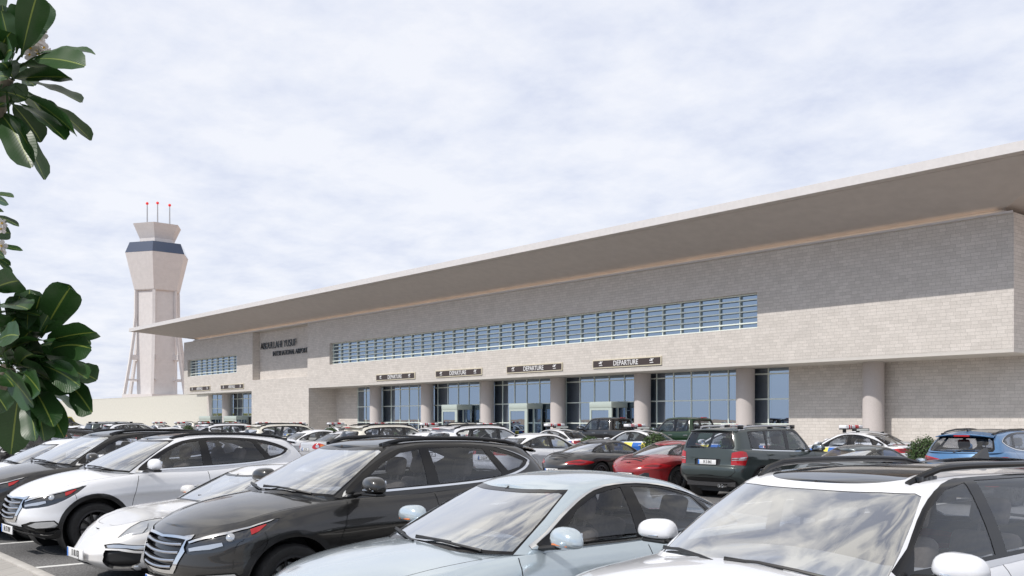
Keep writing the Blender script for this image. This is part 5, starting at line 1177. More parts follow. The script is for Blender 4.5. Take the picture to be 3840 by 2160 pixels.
for txt, xa, xb, za, zb_ in (('ABDULLAHI YUSUF', -83.9, -76.95, 8.33, 8.95), ('INTERNATIONAL AIRPORT', -81.4, -74.9, 7.61, 8.05)):
    words = txt
    me = text_mesh(txt, 1.0, .03, 1, -.006, 1.06); vs = np.array([v.co[:] for v in me.vertices]); lo, hi = vs.min(0), vs.max(0)
    sx = (xb-xa)/(hi[0]-lo[0]); sz = (zb_-za)/(hi[1]-lo[1])
    me.transform(Matrix.Translation(((xa+xb)/2-nm.location.x, -.12, (za+zb_)/2-nm.location.z)) @ Matrix.Rotation(math.pi/2, 4, 'X') @ Matrix.Diagonal((sx, sz, 1, 1)) @ Matrix.Translation((-(lo[0]+hi[0])/2, -(lo[1]+hi[1])/2, 0)))
    xs_ = np.sort(np.array([v.co.x for v in me.vertices])); g_ = int(np.diff(xs_).argmax()); cut = (xs_[g_]+xs_[g_+1])/2
    for left in (True, False):
        bm = bmesh.new(); bm.from_mesh(me); bmesh.ops.delete(bm, geom=[v for v in bm.verts if (v.co.x < cut) != left], context='VERTS'); mw = bpy.data.meshes.new('word'); bm.to_mesh(mw); bm.free(); link('word', mw, M_LETTER, nm)

# ------------------------------------------------------------------ boundary wall and control tower
w_ = thing('boundary_wall', 'long plain cream rendered wall running left from the terminal', 'wall', (0, 0, 0))
b = MB(); b.box(-420, -101.31, YG+.05, YG+.35, 0, 4.62); b.obj('wall_panel', M_STUCCO, w_); b = MB(); b.box(-420, -101.31, YG+.03, YG+.37, 4.621, 4.68); b.obj('coping', M_STUCCO, w_)
fwd = Vector((-math.sin(YAW), math.cos(YAW), 0)); rgt = Vector((math.cos(YAW), math.sin(YAW), 0))
TD = 170.; tp = fwd*TD+rgt*((590-1920)/3628*TD)
tw = thing('control_tower', 'pale pink tiled airport control tower with dark blue glass cab and splayed legs', 'tower', (tp.x, tp.y, 0))
M_TWR = stone('tower_tiles', (.69, .665, .66), (.68, .655, .65), (.60, .58, .575), 1.15, .62, .8, .02)
M_CAB = simple('tower_glass', (.035, .06, .12), .12, .2, coat=.8)
def hexr(r, z): return [(r*math.cos(TA+k*math.pi/3), r*math.sin(TA+k*math.pi/3), z) for k in range(6)]
# vertex directions: lateral offsets sin(-8), sin(52).. toward the camera
TA = math.atan2(-tp.y, -tp.x)+math.radians(-8)
def frust(name, prof, m, cap=True):
    b = MB(); vs = []; n = len(prof)
    for r, z in prof: vs += hexr(r, z)
    fs = [(q*6+k, q*6+(k+1) % 6, (q+1)*6+(k+1) % 6, (q+1)*6+k) for q in range(n-1) for k in range(6)]
    if cap: fs += [tuple(range((n-1)*6, n*6)), tuple(range(6))[::-1]]
    b.add(vs, fs); return b.obj(name, m, tw)
PX = TD/3628
frust('tower_base', [(6.6, 0), (6.1, 6.2)], M_TWR)
frust('shaft', [(3.6, 6.2), (3.6, 24.2)], M_TWR)
frust('flared_body', [(3.95, 24.2), (4.05, 24.35), (5.60, 30.55)], M_TWR)
frust('glass_cab', [(5.62, 30.56), (4.85, 32.4)], M_CAB)
frust('neck', [(3.10, 32.41), (3.10, 33.3)], M_TWR); frust('crown', [(3.12, 33.3), (4.28, 35.75)], M_TWR)
def hx(r, k, z): a = TA+k*math.pi/3; return Vector((r*math.cos(a), r*math.sin(a), z))
for k in range(6):
    b = MB(); pr = [(3.75, 24.2), (3.8, 20), (4.1, 16.5), (4.75, 12), (5.75, 6.2)]; a = TA+k*math.pi/3; tn = Vector((-math.sin(a), math.cos(a), 0)); rd = Vector((math.cos(a), math.sin(a), 0))
    for (r0, z0), (r1, z1) in zip(pr[:-1], pr[1:]):
        q = [hx(r0, k, z0), hx(r1, k, z1)]; vs = []
        for p in q:
            for sx_, sr in ((-1, -1), (1, -1), (1, 1), (-1, 1)): vs.append(p+tn*.24*sx_+rd*.22*sr)
        b.add(vs, [(0, 1, 5, 4), (1, 2, 6, 5), (2, 3, 7, 6), (3, 0, 4, 7)])
    b.obj('leg', M_TWR, tw)
for z, h, r in ((12.6, .42, 4.55), (8.7, .14, 5.2)):
    for k in range(6):
        b = MB(); a = TA+k*math.pi/3; tn = Vector((-math.sin(a), math.cos(a), 0)); p0, p1 = hx(3.3, k, z), hx(r, k, z)
        vs = [p+tn*.30*s1+Vector((0, 0, h*s2)) for p in (p0, p1) for s1, s2 in ((-1, -1), (1, -1), (1, 1), (-1, 1))]
        b.add(vs, [(0, 1, 5, 4), (1, 2, 6, 5), (2, 3, 7, 6), (3, 0, 4, 7)]); b.obj('brace', M_TWR, tw)
M_MAST = simple('mast_grey', (.45, .45, .46), .4, .4); M_BEACON = simple('beacon_red', (.75, .03, .03), .3, emis=.25)
for px_, py_, back in ((552, 763, 0), (587, 759, .5), (640, 772, -.5)):
    p = fwd*(back)+rgt*((px_-590)*PX); zt_ = 1.85+(1573-py_)*PX
    b = MB(); b.lathe([(.13, 35.75), (.09, zt_-.25)], 10, 'z', (p.x, p.y, 0)); m_ = b.obj('antenna_mast', M_MAST, tw)
    b = MB(); b.lathe([(  .25*math.sin(math.pi*i/8), zt_-.25*math.cos(math.pi*i/8)) for i in range(9)], 14, 'z', (p.x, p.y, 0)); b.obj('beacon_lamp', M_BEACON, m_)

# ------------------------------------------------------------------ clipped bushes
M_LEAFB = None
def leaf_mat(name, c1, c2, trans=.25, rough=.5):
    def fn(nt, N, L):
        g = N('ShaderNodeNewGeometry'); r = N('ShaderNodeMix', data_type='RGBA'); r.inputs[6].default_value = (*c1, 1); r.inputs[7].default_value = (*c2, 1); L(g.outputs['Random Per Island'], r.inputs[0])
        p = N('ShaderNodeBsdfPrincipled', i_Roughness=rough); L(r.outputs[2], p.inputs['Base Color'])
        t = N('ShaderNodeBsdfTranslucent'); L(r.outputs[2], t.inputs[0]); m = N('ShaderNodeMixShader', i_0=trans); L(p.outputs[0], m.inputs[1]); L(t.outputs[0], m.inputs[2]); return m.outputs[0]
    return mat(name, fn)
M_LEAFB = leaf_mat('boxwood_leaves', (.035, .075, .018), (.075, .13, .035))
def bush_mesh(r, zc, hz, n=3400, seed=1):
    rr = random.Random(seed); b = MB()
    for i in range(n):
        u = rr.uniform(-1, 1); a = rr.uniform(0, 2*math.pi); q = math.sqrt(1-u*u); k = rr.uniform(.80, 1.02)*(1+.05*math.sin(3*a+4*u)+.04*math.sin(7*a))
        d = Vector((q*math.cos(a), q*math.sin(a), u)); p = Vector((d.x*r*k, d.y*r*k, zc+d.z*hz*k))
        nrm = (d+Vector((rr.gauss(0, .5), rr.gauss(0, .5), rr.gauss(0, .5)))).normalized(); t1 = nrm.orthogonal().normalized(); t1 = (Matrix.Rotation(rr.uniform(0, 6.28), 3, nrm) @ t1); t2 = nrm.cross(t1); l = rr.uniform(.022, .042)
        b.add([p-t1*l, p+t2*l*.5, p+t1*l, p-t2*l*.5], [(0, 1, 2, 3)])
    return b.mesh('foliage', False)
bm0 = bush_mesh(.46, .80, .62); core = MB(); core.lathe([(.001, .25), (.28, .35), (.36, .8), (.28, 1.2), (.001, 1.32)], 14, 'z'); core_me = core.mesh('dark_core'); core_me.materials.append(simple('bush_inner', (.018, .022, .010), .9))  # solid dark core filling the bush behind its shell of leaves
bm0.materials.append(M_LEAFB); stem = MB(); stem.lathe([(.05, .1), (.04, .5)], 8, 'z'); stem_me = stem.mesh('stem'); stem_me.materials.append(simple('bark', (.10, .07, .05), .9))
bush_lab = {0: 'round clipped green bush beside the blue car', 3: 'round clipped green bush behind the red sports car', 4: 'round clipped green bush top showing behind the black sports car'}
for i in range(18):
    x = -11.85-2.97*i-(1.1 if i == 1 else 0)
    t = thing('clipped_bush', bush_lab.get(i, 'round clipped green bush in the planting strip, partly hidden behind the parked cars'), 'bush', (x, 23.5, 0), i*1.3, 'clipped bushes along the planting strip')
    t.scale = (1, 1, (1+.06*math.sin(i*2.1))*(.86 if i == 4 else 1))
    for n_, me in (('foliage', bm0), ('dark_core', core_me), ('stem', stem_me)):
        o_ = bpy.data.objects.new(n_, me); C.objects.link(o_); o_.parent = t
# ------------------------------------------------------------------ vehicles in their places
def children(o): return [c for c in bpy.data.objects if c.parent == o]
def tree_of(o, kids):
    return [o]+[x for c in kids.get(o.name, []) for x in tree_of(c, kids)]
COL = {
 'white': PAINT, 'cream': paint('cream_paint', (.72, .69, .60), .30), 'black': paint('black_paint', (.016, .015, .016), .30, .0, 1., .01), 'graphite': paint('graphite_paint', (.018, .0175, .0175), .36, .3, 1.0, .01),
 'ice': paint('ice_blue_paint', (.52, .60, .655), .22, .4, 1.), 'silver': paint('silver_paint', (.58, .58, .60), .3, .3, 1.), 'red': paint('red_paint', (.26, .012, .016), .25, .1, 1., .03),
 'slate': paint('slate_green_paint', (.052, .068, .068), .36, .3, .6, .015), 'steel': paint('steel_grey_paint', (.10, .125, .14), .32, .35, .9, .04), 'blue': paint('blue_paint', (.075, .20, .40), .28, .25, 1., .04), 'green': paint('dark_green_paint', (.006, .032, .009), .3, .1, .7, .01),
 'pearl': paint('pearl_paint', (.70, .69, .68), .25, .05, 1.)}
def recolour(objs, col):
    m = COL[col]
    for o in objs:
        if o.type != 'MESH': continue
        for s, d in zip(o.material_slots, o.data.materials):
            if d == PAINT: s.link = 'OBJECT'; s.material = m
PROTO = {}
def vehicle(kind, col, label, cat, x, y, heading, group, scale=1.0, name=None):
    if kind not in PROTO:
        root = MAKE[kind](); bpy.context.view_layer.update()
        kids = {}
        for o in bpy.data.objects:
            if o.parent: kids.setdefault(o.parent.name, []).append(o)
        PROTO[kind] = [(o, o.parent) for o in tree_of(root, kids)]; objs = [o for o, _ in PROTO[kind]]
    else:
        mp = {}; objs = []
        for o, p in PROTO[kind]:
            c = o.copy(); C.objects.link(c); mp[o] = c; objs.append(c)
            if p is not None: c.parent = mp[p]
        root = objs[0]
    recolour(objs, col)
    if name: root.name = name
    root.location = (x, y, .004); root.rotation_euler = (0, 0, heading); root.scale = (scale,)*3
    tag(root, label, cat, group); return root
MAKE = dict(suv=make_suv, saloon=make_saloon, oval=lambda: make_saloon(tail='oval', rear_plate='H2 5P 33K'), police=lambda: make_saloon(name='police_car', kind='police', rear_plate='P0 1L 112'), coupe=make_coupe, boxy=make_boxy, estate=make_estate, cross=lambda: make_estate(CROSS, name='crossover_car', full_roof=True, front='AT 9C 62M'), pickup=make_pickup)
DN, UP, LF = -math.pi/2, math.pi/2, math.pi      # nose towards -Y, +Y, -X
G1 = 'cars parked along the front kerb'; G2 = 'cars parked in the second row'; G3 = 'police cars standing in line along the terminal road'; G4 = 'vehicles waiting at the terminal doors'
V = vehicle
# front row, noses to the walkway
V('cross', 'white', 'white crossover in the foreground with large windscreen and dark sunroof', 'car', -3.33, 5.71, -1.631, G1, .962)
V('saloon', 'ice', 'pale ice blue saloon between the white crossover and the graphite car', 'car', -5.77, 5.19, -1.659, G1)
V('suv', 'graphite', 'large graphite sport utility car in the foreground with chrome bar grille', 'car', -8.9, 5.47, -1.552, G1, 1.013)
V('coupe', 'pearl', 'low pearl white sports coupe wedged beside the foreground graphite car', 'car', -11.69, 5.50, -1.53, G1, .98)
V('suv', 'white', 'white sport utility car with chrome grille and plate HA 5Y 81W', 'car', -14.65, 5.485, -1.545, G1, 1.004)
V('suv', 'graphite', 'graphite sport utility car half hidden behind the white one at the left', 'car', -16.9, 5.35, -1.56, G1, 1.026)
V('saloon', 'white', 'white saloon at the left beside the half hidden graphite car', 'car', -19.7, 5.9, DN, G1)
V('saloon', 'white', 'white saloon roof second from the left edge under the leaves', 'car', -22.5, 6.1, DN, G1)
V('suv', 'black', 'black car at the left edge of the picture below the big leaves', 'car', -25.3, 6.1, DN, G1)
# second row, tails to the camera
T2 = 17.9; PITCH = 2.76
def row2(k, kind, col, label, dy=0., dx=0.):
    Ls = dict(suv=4.475, saloon=4.72, oval=4.72, coupe=4.49, boxy=4.53, estate=4.78, cross=4.78)[kind]
    V(kind, col, label, 'car', -8.75-PITCH*k+dx, T2+dy+Ls/2, UP, G2)
row2(0, 'suv', 'blue', 'bright blue sport utility car seen from behind at the right edge', 2.6, -.92)
row2(1, 'coupe', 'steel', 'steel grey coupe roof showing over the foreground crossover', .1)
row2(2, 'boxy', 'slate', 'boxy dark grey green off roader with plate I9 2I 84X and roof rails', 0)
row2(3, 'coupe', 'red', 'red sports coupe seen from behind', .2)
row2(4, 'coupe', 'black', 'black sports coupe seen from behind, left of the red one', .2)
row2(5, 'saloon', 'white', 'white saloon with dark windows left of the black sports coupe')
row2(6, 'estate', 'white', 'white estate with roof rails, right one behind the foreground graphite car')
row2(7, 'saloon', 'white', 'white saloon roof between the two estates behind the graphite car')
row2(8, 'estate', 'cream', 'cream estate with roof rails, left one behind the foreground graphite car')
row2(9, 'oval', 'silver', 'silver saloon with oval red and amber tail lamps')
row2(10, 'saloon', 'white', 'white saloon roof just left of the silver saloon with oval lamps')
row2(11, 'estate', 'cream', 'cream estate with roof rails above the white sport utility car')
row2(12, 'saloon', 'white', 'white saloon roof between the cream and the white estate left of centre')
row2(13, 'estate', 'white', 'white estate with roof rails above the roof of the white sport utility car')
row2(14, 'saloon', 'pearl', 'pearl saloon low behind the dark roof at left of centre')
row2(16, 'saloon', 'white', 'small white saloon roof right of the distant white hatchback')
row2(18, 'suv', 'white', 'distant white hatchback with red brake light beside the dark off roader')
row2(19, 'boxy', 'slate', 'distant dark green off roader with roof rails at the left')
row2(20, 'saloon', 'white', 'distant white saloon right of the amber lamped one')
row2(21, 'oval', 'white', 'distant white saloon with oval red and amber lamps near the leaves')
row2(22, 'oval', 'white', 'distant white saloon with oval lamps partly behind the hanging leaf tips')
row2(24, 'suv', 'silver', 'distant silver sport utility car with red lamps behind the leaves')
row2(26, 'saloon', 'white', 'distant white saloon at the far left edge behind the leaves')
# police line along the road
YP, PS, PX0 = 29.6, 4.885, -17.45
pol = ['white police car with light bar, nearest to the camera, at the right', 'white police car mostly hidden behind the boxy dark off roader', 'white police car with light bar in front of the green pickup', 'white police car with light bar left of the black pickup', 'white police car behind the right white estate near the centre', 'white police car between the cream and white estates, near the left entrance door', 'white police car with light bar over the cream estate left of the doors',
 'white police car with light bar in front of the dark stone recess', 'white police car with light bar, right end of the lit stone block', 'white police car with light bar before the left end of the lit stone block', 'white police car with light bar before the arrivals glazing', 'white police car with light bar below the left arrivals sign', 'white police car with light bar before the cream wall, just left of the terminal', 'white police car with light bar before the cream wall, leftmost of the line']
for k in range(14): V('police', 'white', pol[k], 'police car', PX0-PS*k, YP, LF, G3)
# vehicles at the doors
V('pickup', 'green', 'dark green pickup truck with a driver at the wheel', 'pickup truck', -27.6, 33.4, LF, G4)
V('pickup', 'black', 'black pickup truck in front of the right entrance door', 'pickup truck', -34.1, 35.2, LF, G4)
V('estate', 'cream', 'cream estate standing in front of the middle entrance door', 'car', -46.0, 34.6, LF, G4)
V('estate', 'cream', 'cream estate in front of the arrivals column', 'car', -86.5, 34.6, LF, G4)
V('saloon', 'white', 'white saloon tail just behind the bush near the right stone wall', 'car', -20.2, 34.6, LF, G4)
V('suv', 'white', 'distant white car roof in front of the cream wall at the left', 'car', -104, 33, LF, G4)
V('suv', 'black', 'distant dark car beside the cream wall near the leaves', 'car', -96, 27, UP, G4)
# ------------------------------------------------------------------ driver in the green pickup, box ambulance and coach at the far left
def person_driver(loc, heading):
    """seated driver: one skinned body surface with arms on the wheel, plus hair and shirt"""
    J = {'pel': (0, 0, .0, .15), 'bel': (.01, 0, .18, .145), 'che': (.0, 0, .40, .165), 'nek': (.03, 0, .56, .06), 'hd0': (.05, 0, .66, .085), 'hd1': (.055, 0, .76, .092), 'hd2': (.05, 0, .83, .06)}
    E = [('pel', 'bel'), ('bel', 'che'), ('che', 'nek'), ('nek', 'hd0'), ('hd0', 'hd1'), ('hd1', 'hd2')]
    for s, n in ((1, 'l'), (-1, 'r')):
        J['sh'+n] = (.01, .17*s, .49, .07); J['el'+n] = (.20, .23*s, .27, .047); J['wr'+n] = (.43, .15*s, .33, .034); J['pa'+n] = (.50, .14*s, .36, .036)
        J['hp'+n] = (.05, .09*s, -.02, .10); J['kn'+n] = (.46, .12*s, .06, .072); J['an'+n] = (.62, .11*s, -.34, .05); J['to'+n] = (.76, .12*s, -.38, .04)
        E += [('che', 'sh'+n), ('sh'+n, 'el'+n), ('el'+n, 'wr'+n), ('wr'+n, 'pa'+n), ('pel', 'hp'+n), ('hp'+n, 'kn'+n), ('kn'+n, 'an'+n), ('an'+n, 'to'+n)]
        for k in range(4):
            a, b_ = 'f%s%da' % (n, k), 'f%s%db' % (n, k); y = (.11+.02*k)*s; J[a] = (.535, y, .375+.004*k, .010); J[b_] = (.555-.004*abs(k-1.5), y, .335, .008); E += [('pa'+n, a), (a, b_)]
        J['th'+n] = (.51, .105*s, .41, .011); E.append(('pa'+n, 'th'+n))
    names = list(J); me = bpy.data.meshes.new('person'); me.from_pydata([J[n][:3] for n in names], [(names.index(a), names.index(b_)) for a, b_ in E], []); me.update()
    o = bpy.data.objects.new('person', me); C.objects.link(o); md = o.modifiers.new('skin', 'SKIN')
    for v, n in zip(me.skin_vertices[0].data, names): v.radius = (J[n][3],)*2; v.use_root = (n == 'pel')
    o.modifiers.new('sub', 'SUBSURF').levels = 2; bpy.context.view_layer.update()
    m2 = bpy.data.meshes.new_from_object(o.evaluated_get(bpy.context.evaluated_depsgraph_get())); o.modifiers.clear(); o.data = m2
    skin = simple('skin', (.50, .30, .22), .55); shirt = simple('grey_shirt', (.06, .065, .075), .85); trous = simple('dark_trousers', (.03, .03, .035), .9)
    for m in (skin, shirt, trous): m2.materials.append(m)
    for p in m2.polygons:
        c = p.center; p.use_smooth = True
        p.material_index = 0 if (c.z > .545 or (c.x > .13 and c.z > .20 and abs(c.y) > .10)) else (1 if c.z > .04 and c.x < .25 else 2)
    h = MB(); h.lathe([(.001, .875), (.06, .86), (.092, .80), (.098, .74), (.085, .68)], 18, 'z', (.035, 0, 0)); h.obj('hair', simple('dark_hair', (.02, .015, .012), .6), o)
    f = MB(); f.bbox(.135, .165, -.014, .014, .715, .755, .008); f.obj('nose', skin, o)
    o.location = loc; o.rotation_euler = (0, 0, heading); return tag(o, 'driver in a dark shirt holding the steering wheel of the green pickup', 'person')
def make_box_van(name, label, col, x, y, heading, L, Wd, Ht, cab=True):
    t = thing(name, label, 'van', (x, y, .004), heading); m = COL[col] if col in COL else col
    b = MB(); b.bbox(-L/2, L/2-1.6, -Wd/2, Wd/2, .75, Ht, .09, 0, None, 3); b.obj('box_body', m, t)
    b = MB(); b.prism([(L/2-1.58, .55), (L/2, .55), (L/2+.05, 1.15), (L/2-.45, 1.35), (L/2-1.0, 2.15), (L/2-1.58, 2.2)], 'y', -Wd/2+.12, Wd/2-.12); b.obj('cab', m, t)
    g = MB(); g.prism([(L/2-1.35, 1.35), (L/2-.62, 1.38), (L/2-1.05, 2.02), (L/2-1.35, 2.05)], 'y', -Wd/2+.10, -Wd/2+.118); g.obj('cab_window', M_LAMPDK, t)
    g = MB(); g.prism([(L/2-1.35, 1.35), (L/2-.62, 1.38), (L/2-1.05, 2.02), (L/2-1.35, 2.05)], 'y', Wd/2-.118, Wd/2-.10); g.obj('cab_window', M_LAMPDK, t)
    for s in (1, -1):
        w = MB(); w.bbox(-L/2-.012, -L/2+.01, s*.42-.30, s*.42+.30, 1.45, 2.05, .01); w.obj('rear_window', M_LAMPDK, t)
        l = MB(); l.bbox(-L/2-.02, -L/2+.02, s*(Wd/2-.22)-.12, s*(Wd/2-.22)+.12, Ht-.30, Ht-.12, .02); l.obj('warning_lamp', M_RED, t)
        l = MB(); l.bbox(-L/2-.02, -L/2+.02, s*(Wd/2-.16)-.08, s*(Wd/2-.16)+.08, .85, 1.2, .02); l.obj('tail_light', M_RED, t)
    k = MB(); k.box(-L/2+.1, L/2-.1, -Wd/2+.15, Wd/2-.15, .35, .76); k.obj('chassis', M_BLACK, t)
    for u in (-L/2+1.2, L/2-.9):
        for s in (1, -1): wheel(t, u, s*(Wd/2-.15), .38, .24, M_RIM, s, 8)
    return t
COL['ambulance'] = paint('ambulance_yellow', (.62, .54, .10), .35, 0, .6)
person_driver((-27.6-.34, 33.4-.40, .95), LF)
make_box_van('ambulance', 'yellow box ambulance with red lamps, half hidden by the hanging leaf tips', 'ambulance', -121, 31.5, UP, 6.2, 2.4, 2.65)
make_box_van('delivery_van', 'white box van at the far left edge behind the leaves', 'white', -152, 32, UP, 6.4, 2.4, 2.7)
# ------------------------------------------------------------------ frangipani tree at the left, close to the camera
tree = thing('frangipani_tree', 'frangipani tree with large glossy dark leaves and white blossom at the left edge', 'tree', (0, 0, 0))
def cam_pt(px, py, d): return fwd*d+rgt*((px-1920)/3628*d)+Vector((0, 0, CAM_H+(1573-py)/3628*d))
def leaf_fn(nt, N, L):
    u = N('ShaderNodeUVMap'); s = N('ShaderNodeSeparateXYZ'); L(u.outputs[0], s.inputs[0])
    v = N('ShaderNodeMath', operation='ABSOLUTE'); L(s.outputs[0], v.inputs[0])
    mid = N('ShaderNodeMapRange', i_1=.035, i_2=.06, i_3=1., i_4=0.); L(v.outputs[0], mid.inputs[0])
    # side veins run forward at a slant
    sl = N('ShaderNodeMath', operation='MULTIPLY_ADD', i_1=-.12); L(v.outputs[0], sl.inputs[0]); L(s.outputs[1], sl.inputs[2])
    fr = N('ShaderNodeMath', operation='MULTIPLY', i_1=24.); L(sl.outputs[0], fr.inputs[0]); fc = N('ShaderNodeMath', operation='FRACT'); L(fr.outputs[0], fc.inputs[0])
    vn = N('ShaderNodeMapRange', i_1=0., i_2=.14, i_3=.20, i_4=0.); L(fc.outputs[0], vn.inputs[0])
    g = N('ShaderNodeNewGeometry'); t = N('ShaderNodeTexCoord'); n = N('ShaderNodeTexNoise', i_Scale=14., i_Detail=4.); L(t.outputs['Object'], n.inputs['Vector'])
    a = N('ShaderNodeMix', data_type='RGBA'); a.inputs[6].default_value = (.010, .038, .008, 1); a.inputs[7].default_value = (.030, .085, .020, 1); 
    q = N('ShaderNodeMath', operation='MULTIPLY_ADD', i_1=.5); L(n.outputs[0], q.inputs[0]); q2 = N('ShaderNodeMath', operation='MULTIPLY', i_1=.7); L(g.outputs['Random Per Island'], q2.inputs[0]); L(q2.outputs[0], q.inputs[2]); L(q.outputs[0], a.inputs[0])
    b = N('ShaderNodeMix', data_type='RGBA'); b.inputs[7].default_value = (.09, .15, .04, 1); L(vn.outputs[0], b.inputs[0]); L(a.outputs[2], b.inputs[6])
    c = N('ShaderNodeMix', data_type='RGBA'); c.inputs[7].default_value = (.20, .26, .05, 1); L(mid.outputs[0], c.inputs[0]); L(b.outputs[2], c.inputs[6])
    p = N('ShaderNodeBsdfPrincipled', i_Roughness=.36); L(c.outputs[2], p.inputs['Base Color']); tr = N('ShaderNodeBsdfTranslucent'); L(c.outputs[2], tr.inputs[0])
    bp = N('ShaderNodeBump', i_Strength=.35, i_Distance=.004); L(vn.outputs[0], bp.inputs['Height']); L(bp.outputs[0], p.inputs['Normal'])
    m = N('ShaderNodeMixShader', i_0=.16); L(p.outputs[0], m.inputs[1]); L(tr.outputs[0], m.inputs[2]); return m.outputs[0]
M_LEAF = mat('frangipani_leaf', leaf_fn)
trd = random.Random(11)
class Leaves:
    def __init__(s): s.v = []; s.f = []; s.uv = []
    def leaf(s, b, t, hw, face, roll, droop=.10, fold=.22):
        ax = (t-b); ln = ax.length; ax.normalize(); side = ax.cross(face).normalized(); side = Matrix.Rotation(roll, 3, ax) @ side; nrm = side.cross(ax).normalized()
        if nrm.z < 0 and abs(nrm.z) > .2: nrm = -nrm; side = -side
        n = 12; o = len(s.v)
        for i in range(n+1):
            u = i/n; w = hw*(1-abs(2*u**1.35-1)**2.6)**.62*(.62+.45*u) if u < 1 else hw*.08
            if u < .10: w = max(w*.5, .003)
            c = b+ax*(ln*u)+Vector((0, 0, 1))*(droop*ln*4*u*(1-u))
            wv = .06*hw*math.sin(u*17)
            for q in (-1, -.5, 0, .5, 1): s.v.append(c+side*(w*q)+nrm*(fold*w*abs(q)+wv*q*q)); s.uv.append((q, u))
        for i in range(n):
            for k in range(4): s.f.append((o+i*5+k, o+i*5+k+1, o+i*5+k+6, o+i*5+k+5))
    def obj(s, name, m, parent):
        me = me_from(s.v, s.f, name, True); ul = me.uv_layers.new(name='UVMap')
        for l in me.loops: ul.data[l.index].uv = s.uv[l.vertex_index]
        return link(name, me, m, parent)
D0 = 2.9; PXM = D0/3628
def cluster(items, org, extra, seed, wmin=50):
    L_ = Leaves(); rr = random.Random(seed); oc = cam_pt(*org, D0)
    for k, (bx, by, tx, ty, hw) in enumerate(items):
        db = D0+.02*(k % 5)-.04; dt = db+rr.uniform(-.16, .10)
        b, t = cam_pt(bx, by, db), cam_pt(tx, ty, dt); true = max(wmin, hw*1.12)*PXM*1.12; roll = math.acos(min(1, hw/(wmin*.88)))*rr.choice((-1, 1))
        L_.leaf(b, t, true, -(b+t-2*cam.location).normalized(), roll+rr.uniform(-.12, .12), rr.uniform(.02, .07))
        # leaf stalk
        L_.leaf(oc+(b-oc)*.1, b+(t-b)*.06, .004, Vector((0, 0, 1)), 0, .02)
    for k in range(extra):
        a = rr.uniform(0, 6.28); el = rr.uniform(-.7, .9); d = Vector((math.cos(a)*math.cos(el), math.sin(a)*math.cos(el), math.sin(el)))
        d = (d-rgt*.55+fwd*.25).normalized(); b = oc+d*.05+fwd*rr.uniform(0, .12); L_.leaf(b, b+d*rr.uniform(.20, .30), .04, Vector((0, 0, 1)), rr.uniform(-.5, .5), .06)
    return L_.obj('leaf_cluster', M_LEAF, tree), oc
up_ = [(80, 215, 140, -25, 47), (85, 205, 182, 10, 42), (45, 225, 4, 40, 28), (20, 260, 10, 20, 45), (60, 200, 70, 20, 34), (130, 208, 358, 203, 9), (120, 222, 318, 248, 29), (65, 250, 245, 284, 14), (35, 300, 267, 292, 27), (80, 300, 305, 384, 14), (-10, 345, 100, 372, 36), (95, 362, 288, 508, 19), (70, 388, 244, 524, 16), (40, 385, 155, 533, 38), (-5, 420, 118, 628, 50), (25, 425, 168, 674, 21), (-30, 300, 32, 292, 26), (-20, 120, -30, -60, 45), (30, 400, 20, 420, 20), (50, 240, 105, 320, 22), (-30, 250, 40, 120, 40), (-20, 230, -5, 150, 40), (10, 230, 45, 190, 20), (-40, 420, 20, 385, 20)]
mid_ = [(-60, 736, 52, 740, 5), (-60, 762, 32, 767, 13), (-60, 786, 14, 793, 8), (-40, 805, 71, 849, 8), (-60, 888, 41, 875, 24), (-40, 922, 86, 939, 9), (-40, 955, 40, 996, 9), (-30, 960, 46, 1028, 10), (-50, 940, 18, 966, 12), (-60, 700, -5, 690, 20)]
low_ = [(150, 1240, 262, 1068, 46), (100, 1250, 112, 1085, 42), (153, 1268, 262, 1078, 56), (56, 1266, 72, 1110, 42), (110, 1265, 150, 1110, 42), (56, 1343, 112, 1185, 54), (163, 1283, 362, 1246, 28), (150, 1300, 342, 1285, 40), (179, 1316, 342, 1308, 48), (255, 1394, 363, 1425, 38), (153, 1368, 300, 1448, 42), (123, 1332, 327, 1420, 27), (140, 1345, 345, 1425, 30), (255, 1440, 344, 1548, 40), (153, 1368, 270, 1472, 48), (128, 1465, 165, 1652, 26), (123, 1440, 240, 1642, 42), (110, 1440, 200, 1600, 40), (158, 1455, 286, 1549, 11), (72, 1465, 42, 1704, 56), (102, 1465, 134, 1652, 29), (100, 1400, 185, 1560, 32), (0, 1385, 126, 1523, 30), (0, 1352, 200, 1434, 23), (-30, 1335, 88, 1368, 17), (-30, 1460, 27, 1540, 36), (0, 1330, 190, 1280, 8), (-10, 1243, 143, 1284, 19), (-10, 1148, 106, 1160, 15), (-20, 1183, 149, 1184, 8), (-40, 1090, 73, 1052, 42), (-10, 1103, 54, 1094, 10), (30, 1290, 88, 1322, 9), (60, 1350, 160, 1390, 40), (80, 1330, 170, 1330, 40), (90, 1400, 150, 1470, 36), (20, 1250, 60, 1190, 36), (10, 1400, 50, 1450, 40), (60, 1380, 210, 1475, 40), (20, 1500, 30, 1600, 40), (-10, 1280, 70, 1260, 34), (70, 1300, 120, 1240, 40), (90, 1330, 250, 1370, 42), (130, 1400, 270, 1440, 36), (150, 1350, 260, 1330, 40)]
_, o1 = cluster(up_, (20, 290), 10, 3); _, o2 = cluster(mid_, (-130, 880), 0, 4, 14); _, o3 = cluster(low_, (30, 1385), 16, 5)
bk = simple('frangipani_bark', (.22, .19, .15), .85, var=.25, vscale=40)
bs = cam_pt(-420, 1700, 3.3); base = Vector((bs.x, bs.y, 0))
b = MB(); b.tube([base, base+Vector((.03, .02, .7)), base+Vector((-.02, .05, 1.35))], [.10, .085, .075], 12); b.obj('trunk', bk, tree)
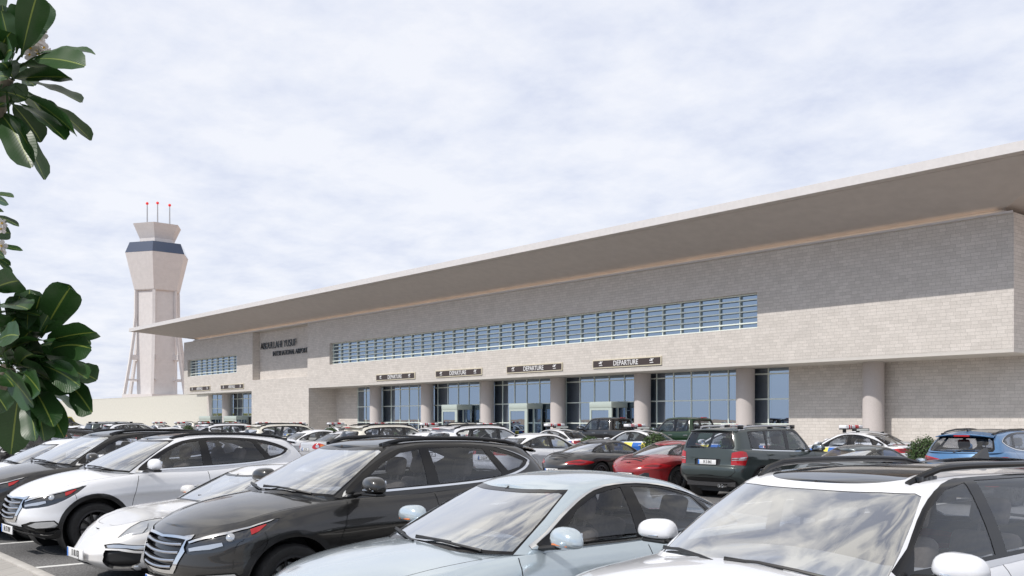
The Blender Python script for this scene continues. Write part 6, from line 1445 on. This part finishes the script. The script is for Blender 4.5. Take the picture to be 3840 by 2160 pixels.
fork = base+Vector((-.02, .05, 1.32))
for o_, nm_ in ((o1, 0), (o2, 0), (o3, 0)):
    b = MB(); m_ = (fork+o_)/2+Vector((0, 0, -.05)); b.tube([fork, m_-(o_-fork)*.1+Vector((0, 0, .02)), m_+(o_-fork)*.15-rgt*.05, o_], [.065, .05, .04, .024], 10); b.obj('branch', bk, tree)
M_PETAL = simple('white_petal', (.62, .58, .56), .6); M_PETALY = simple('yellow_throat', (.75, .50, .04), .6)
def flower(px, py, d, r, k):
    c = cam_pt(px, py, d); rr = random.Random(k); n = (cam.location-c).normalized()+Vector((rr.uniform(-.7, .7), rr.uniform(-.7, .7), rr.uniform(-.2, .7))); n.normalize(); t = n.orthogonal().normalized(); b2 = n.cross(t)
    m = MB()
    for i in range(5):
        a = i*1.2566+k; d1 = t*math.cos(a)+b2*math.sin(a); d2 = n.cross(d1); vs = []
        for u, w in ((.08, .08), (.4, .30), (.75, .40), (1.0, .22)):
            for q in (-1, 0, 1): vs.append(c+d1*(r*u)+d2*(r*w*q)+n*(r*(.35*u*(1-.6*u)+.08*q)))
        m.add(vs, [(j*3+q, j*3+q+1, j*3+q+4, j*3+q+3) for j in range(3) for q in range(2)], 0, True)
    f_ = m.obj('flower', M_PETAL, tree, None, False); y = MB(); y.lathe([(0, .0), (r*.16, .004), (r*.10, -.004)], 8, 'z'); me = y.mesh(); me.transform(Matrix.Translation(c+n*(r*.10)) @ Vector((0, 0, 1)).rotation_difference(n).to_matrix().to_4x4()); link('throat', me, M_PETALY, f_)
for k, (x, y, r) in enumerate([(155, 125, 24), (150, 148, 26), (133, 165, 24), (115, 180, 26), (140, 190, 26), (163, 180, 22), (108, 205, 24), (145, 205, 24), (178, 195, 18), (125, 140, 22)]): flower(x, y, D0+.06+.01*(k % 3), r*PXM*1.05, k)
for k, (x, y, r) in enumerate([(6, 838, 20), (2, 860, 20), (6, 922, 22), (0, 945, 22), (-15, 850, 22), (-18, 925, 22)]): flower(x, y, D0-.05, r*PXM, k+20)
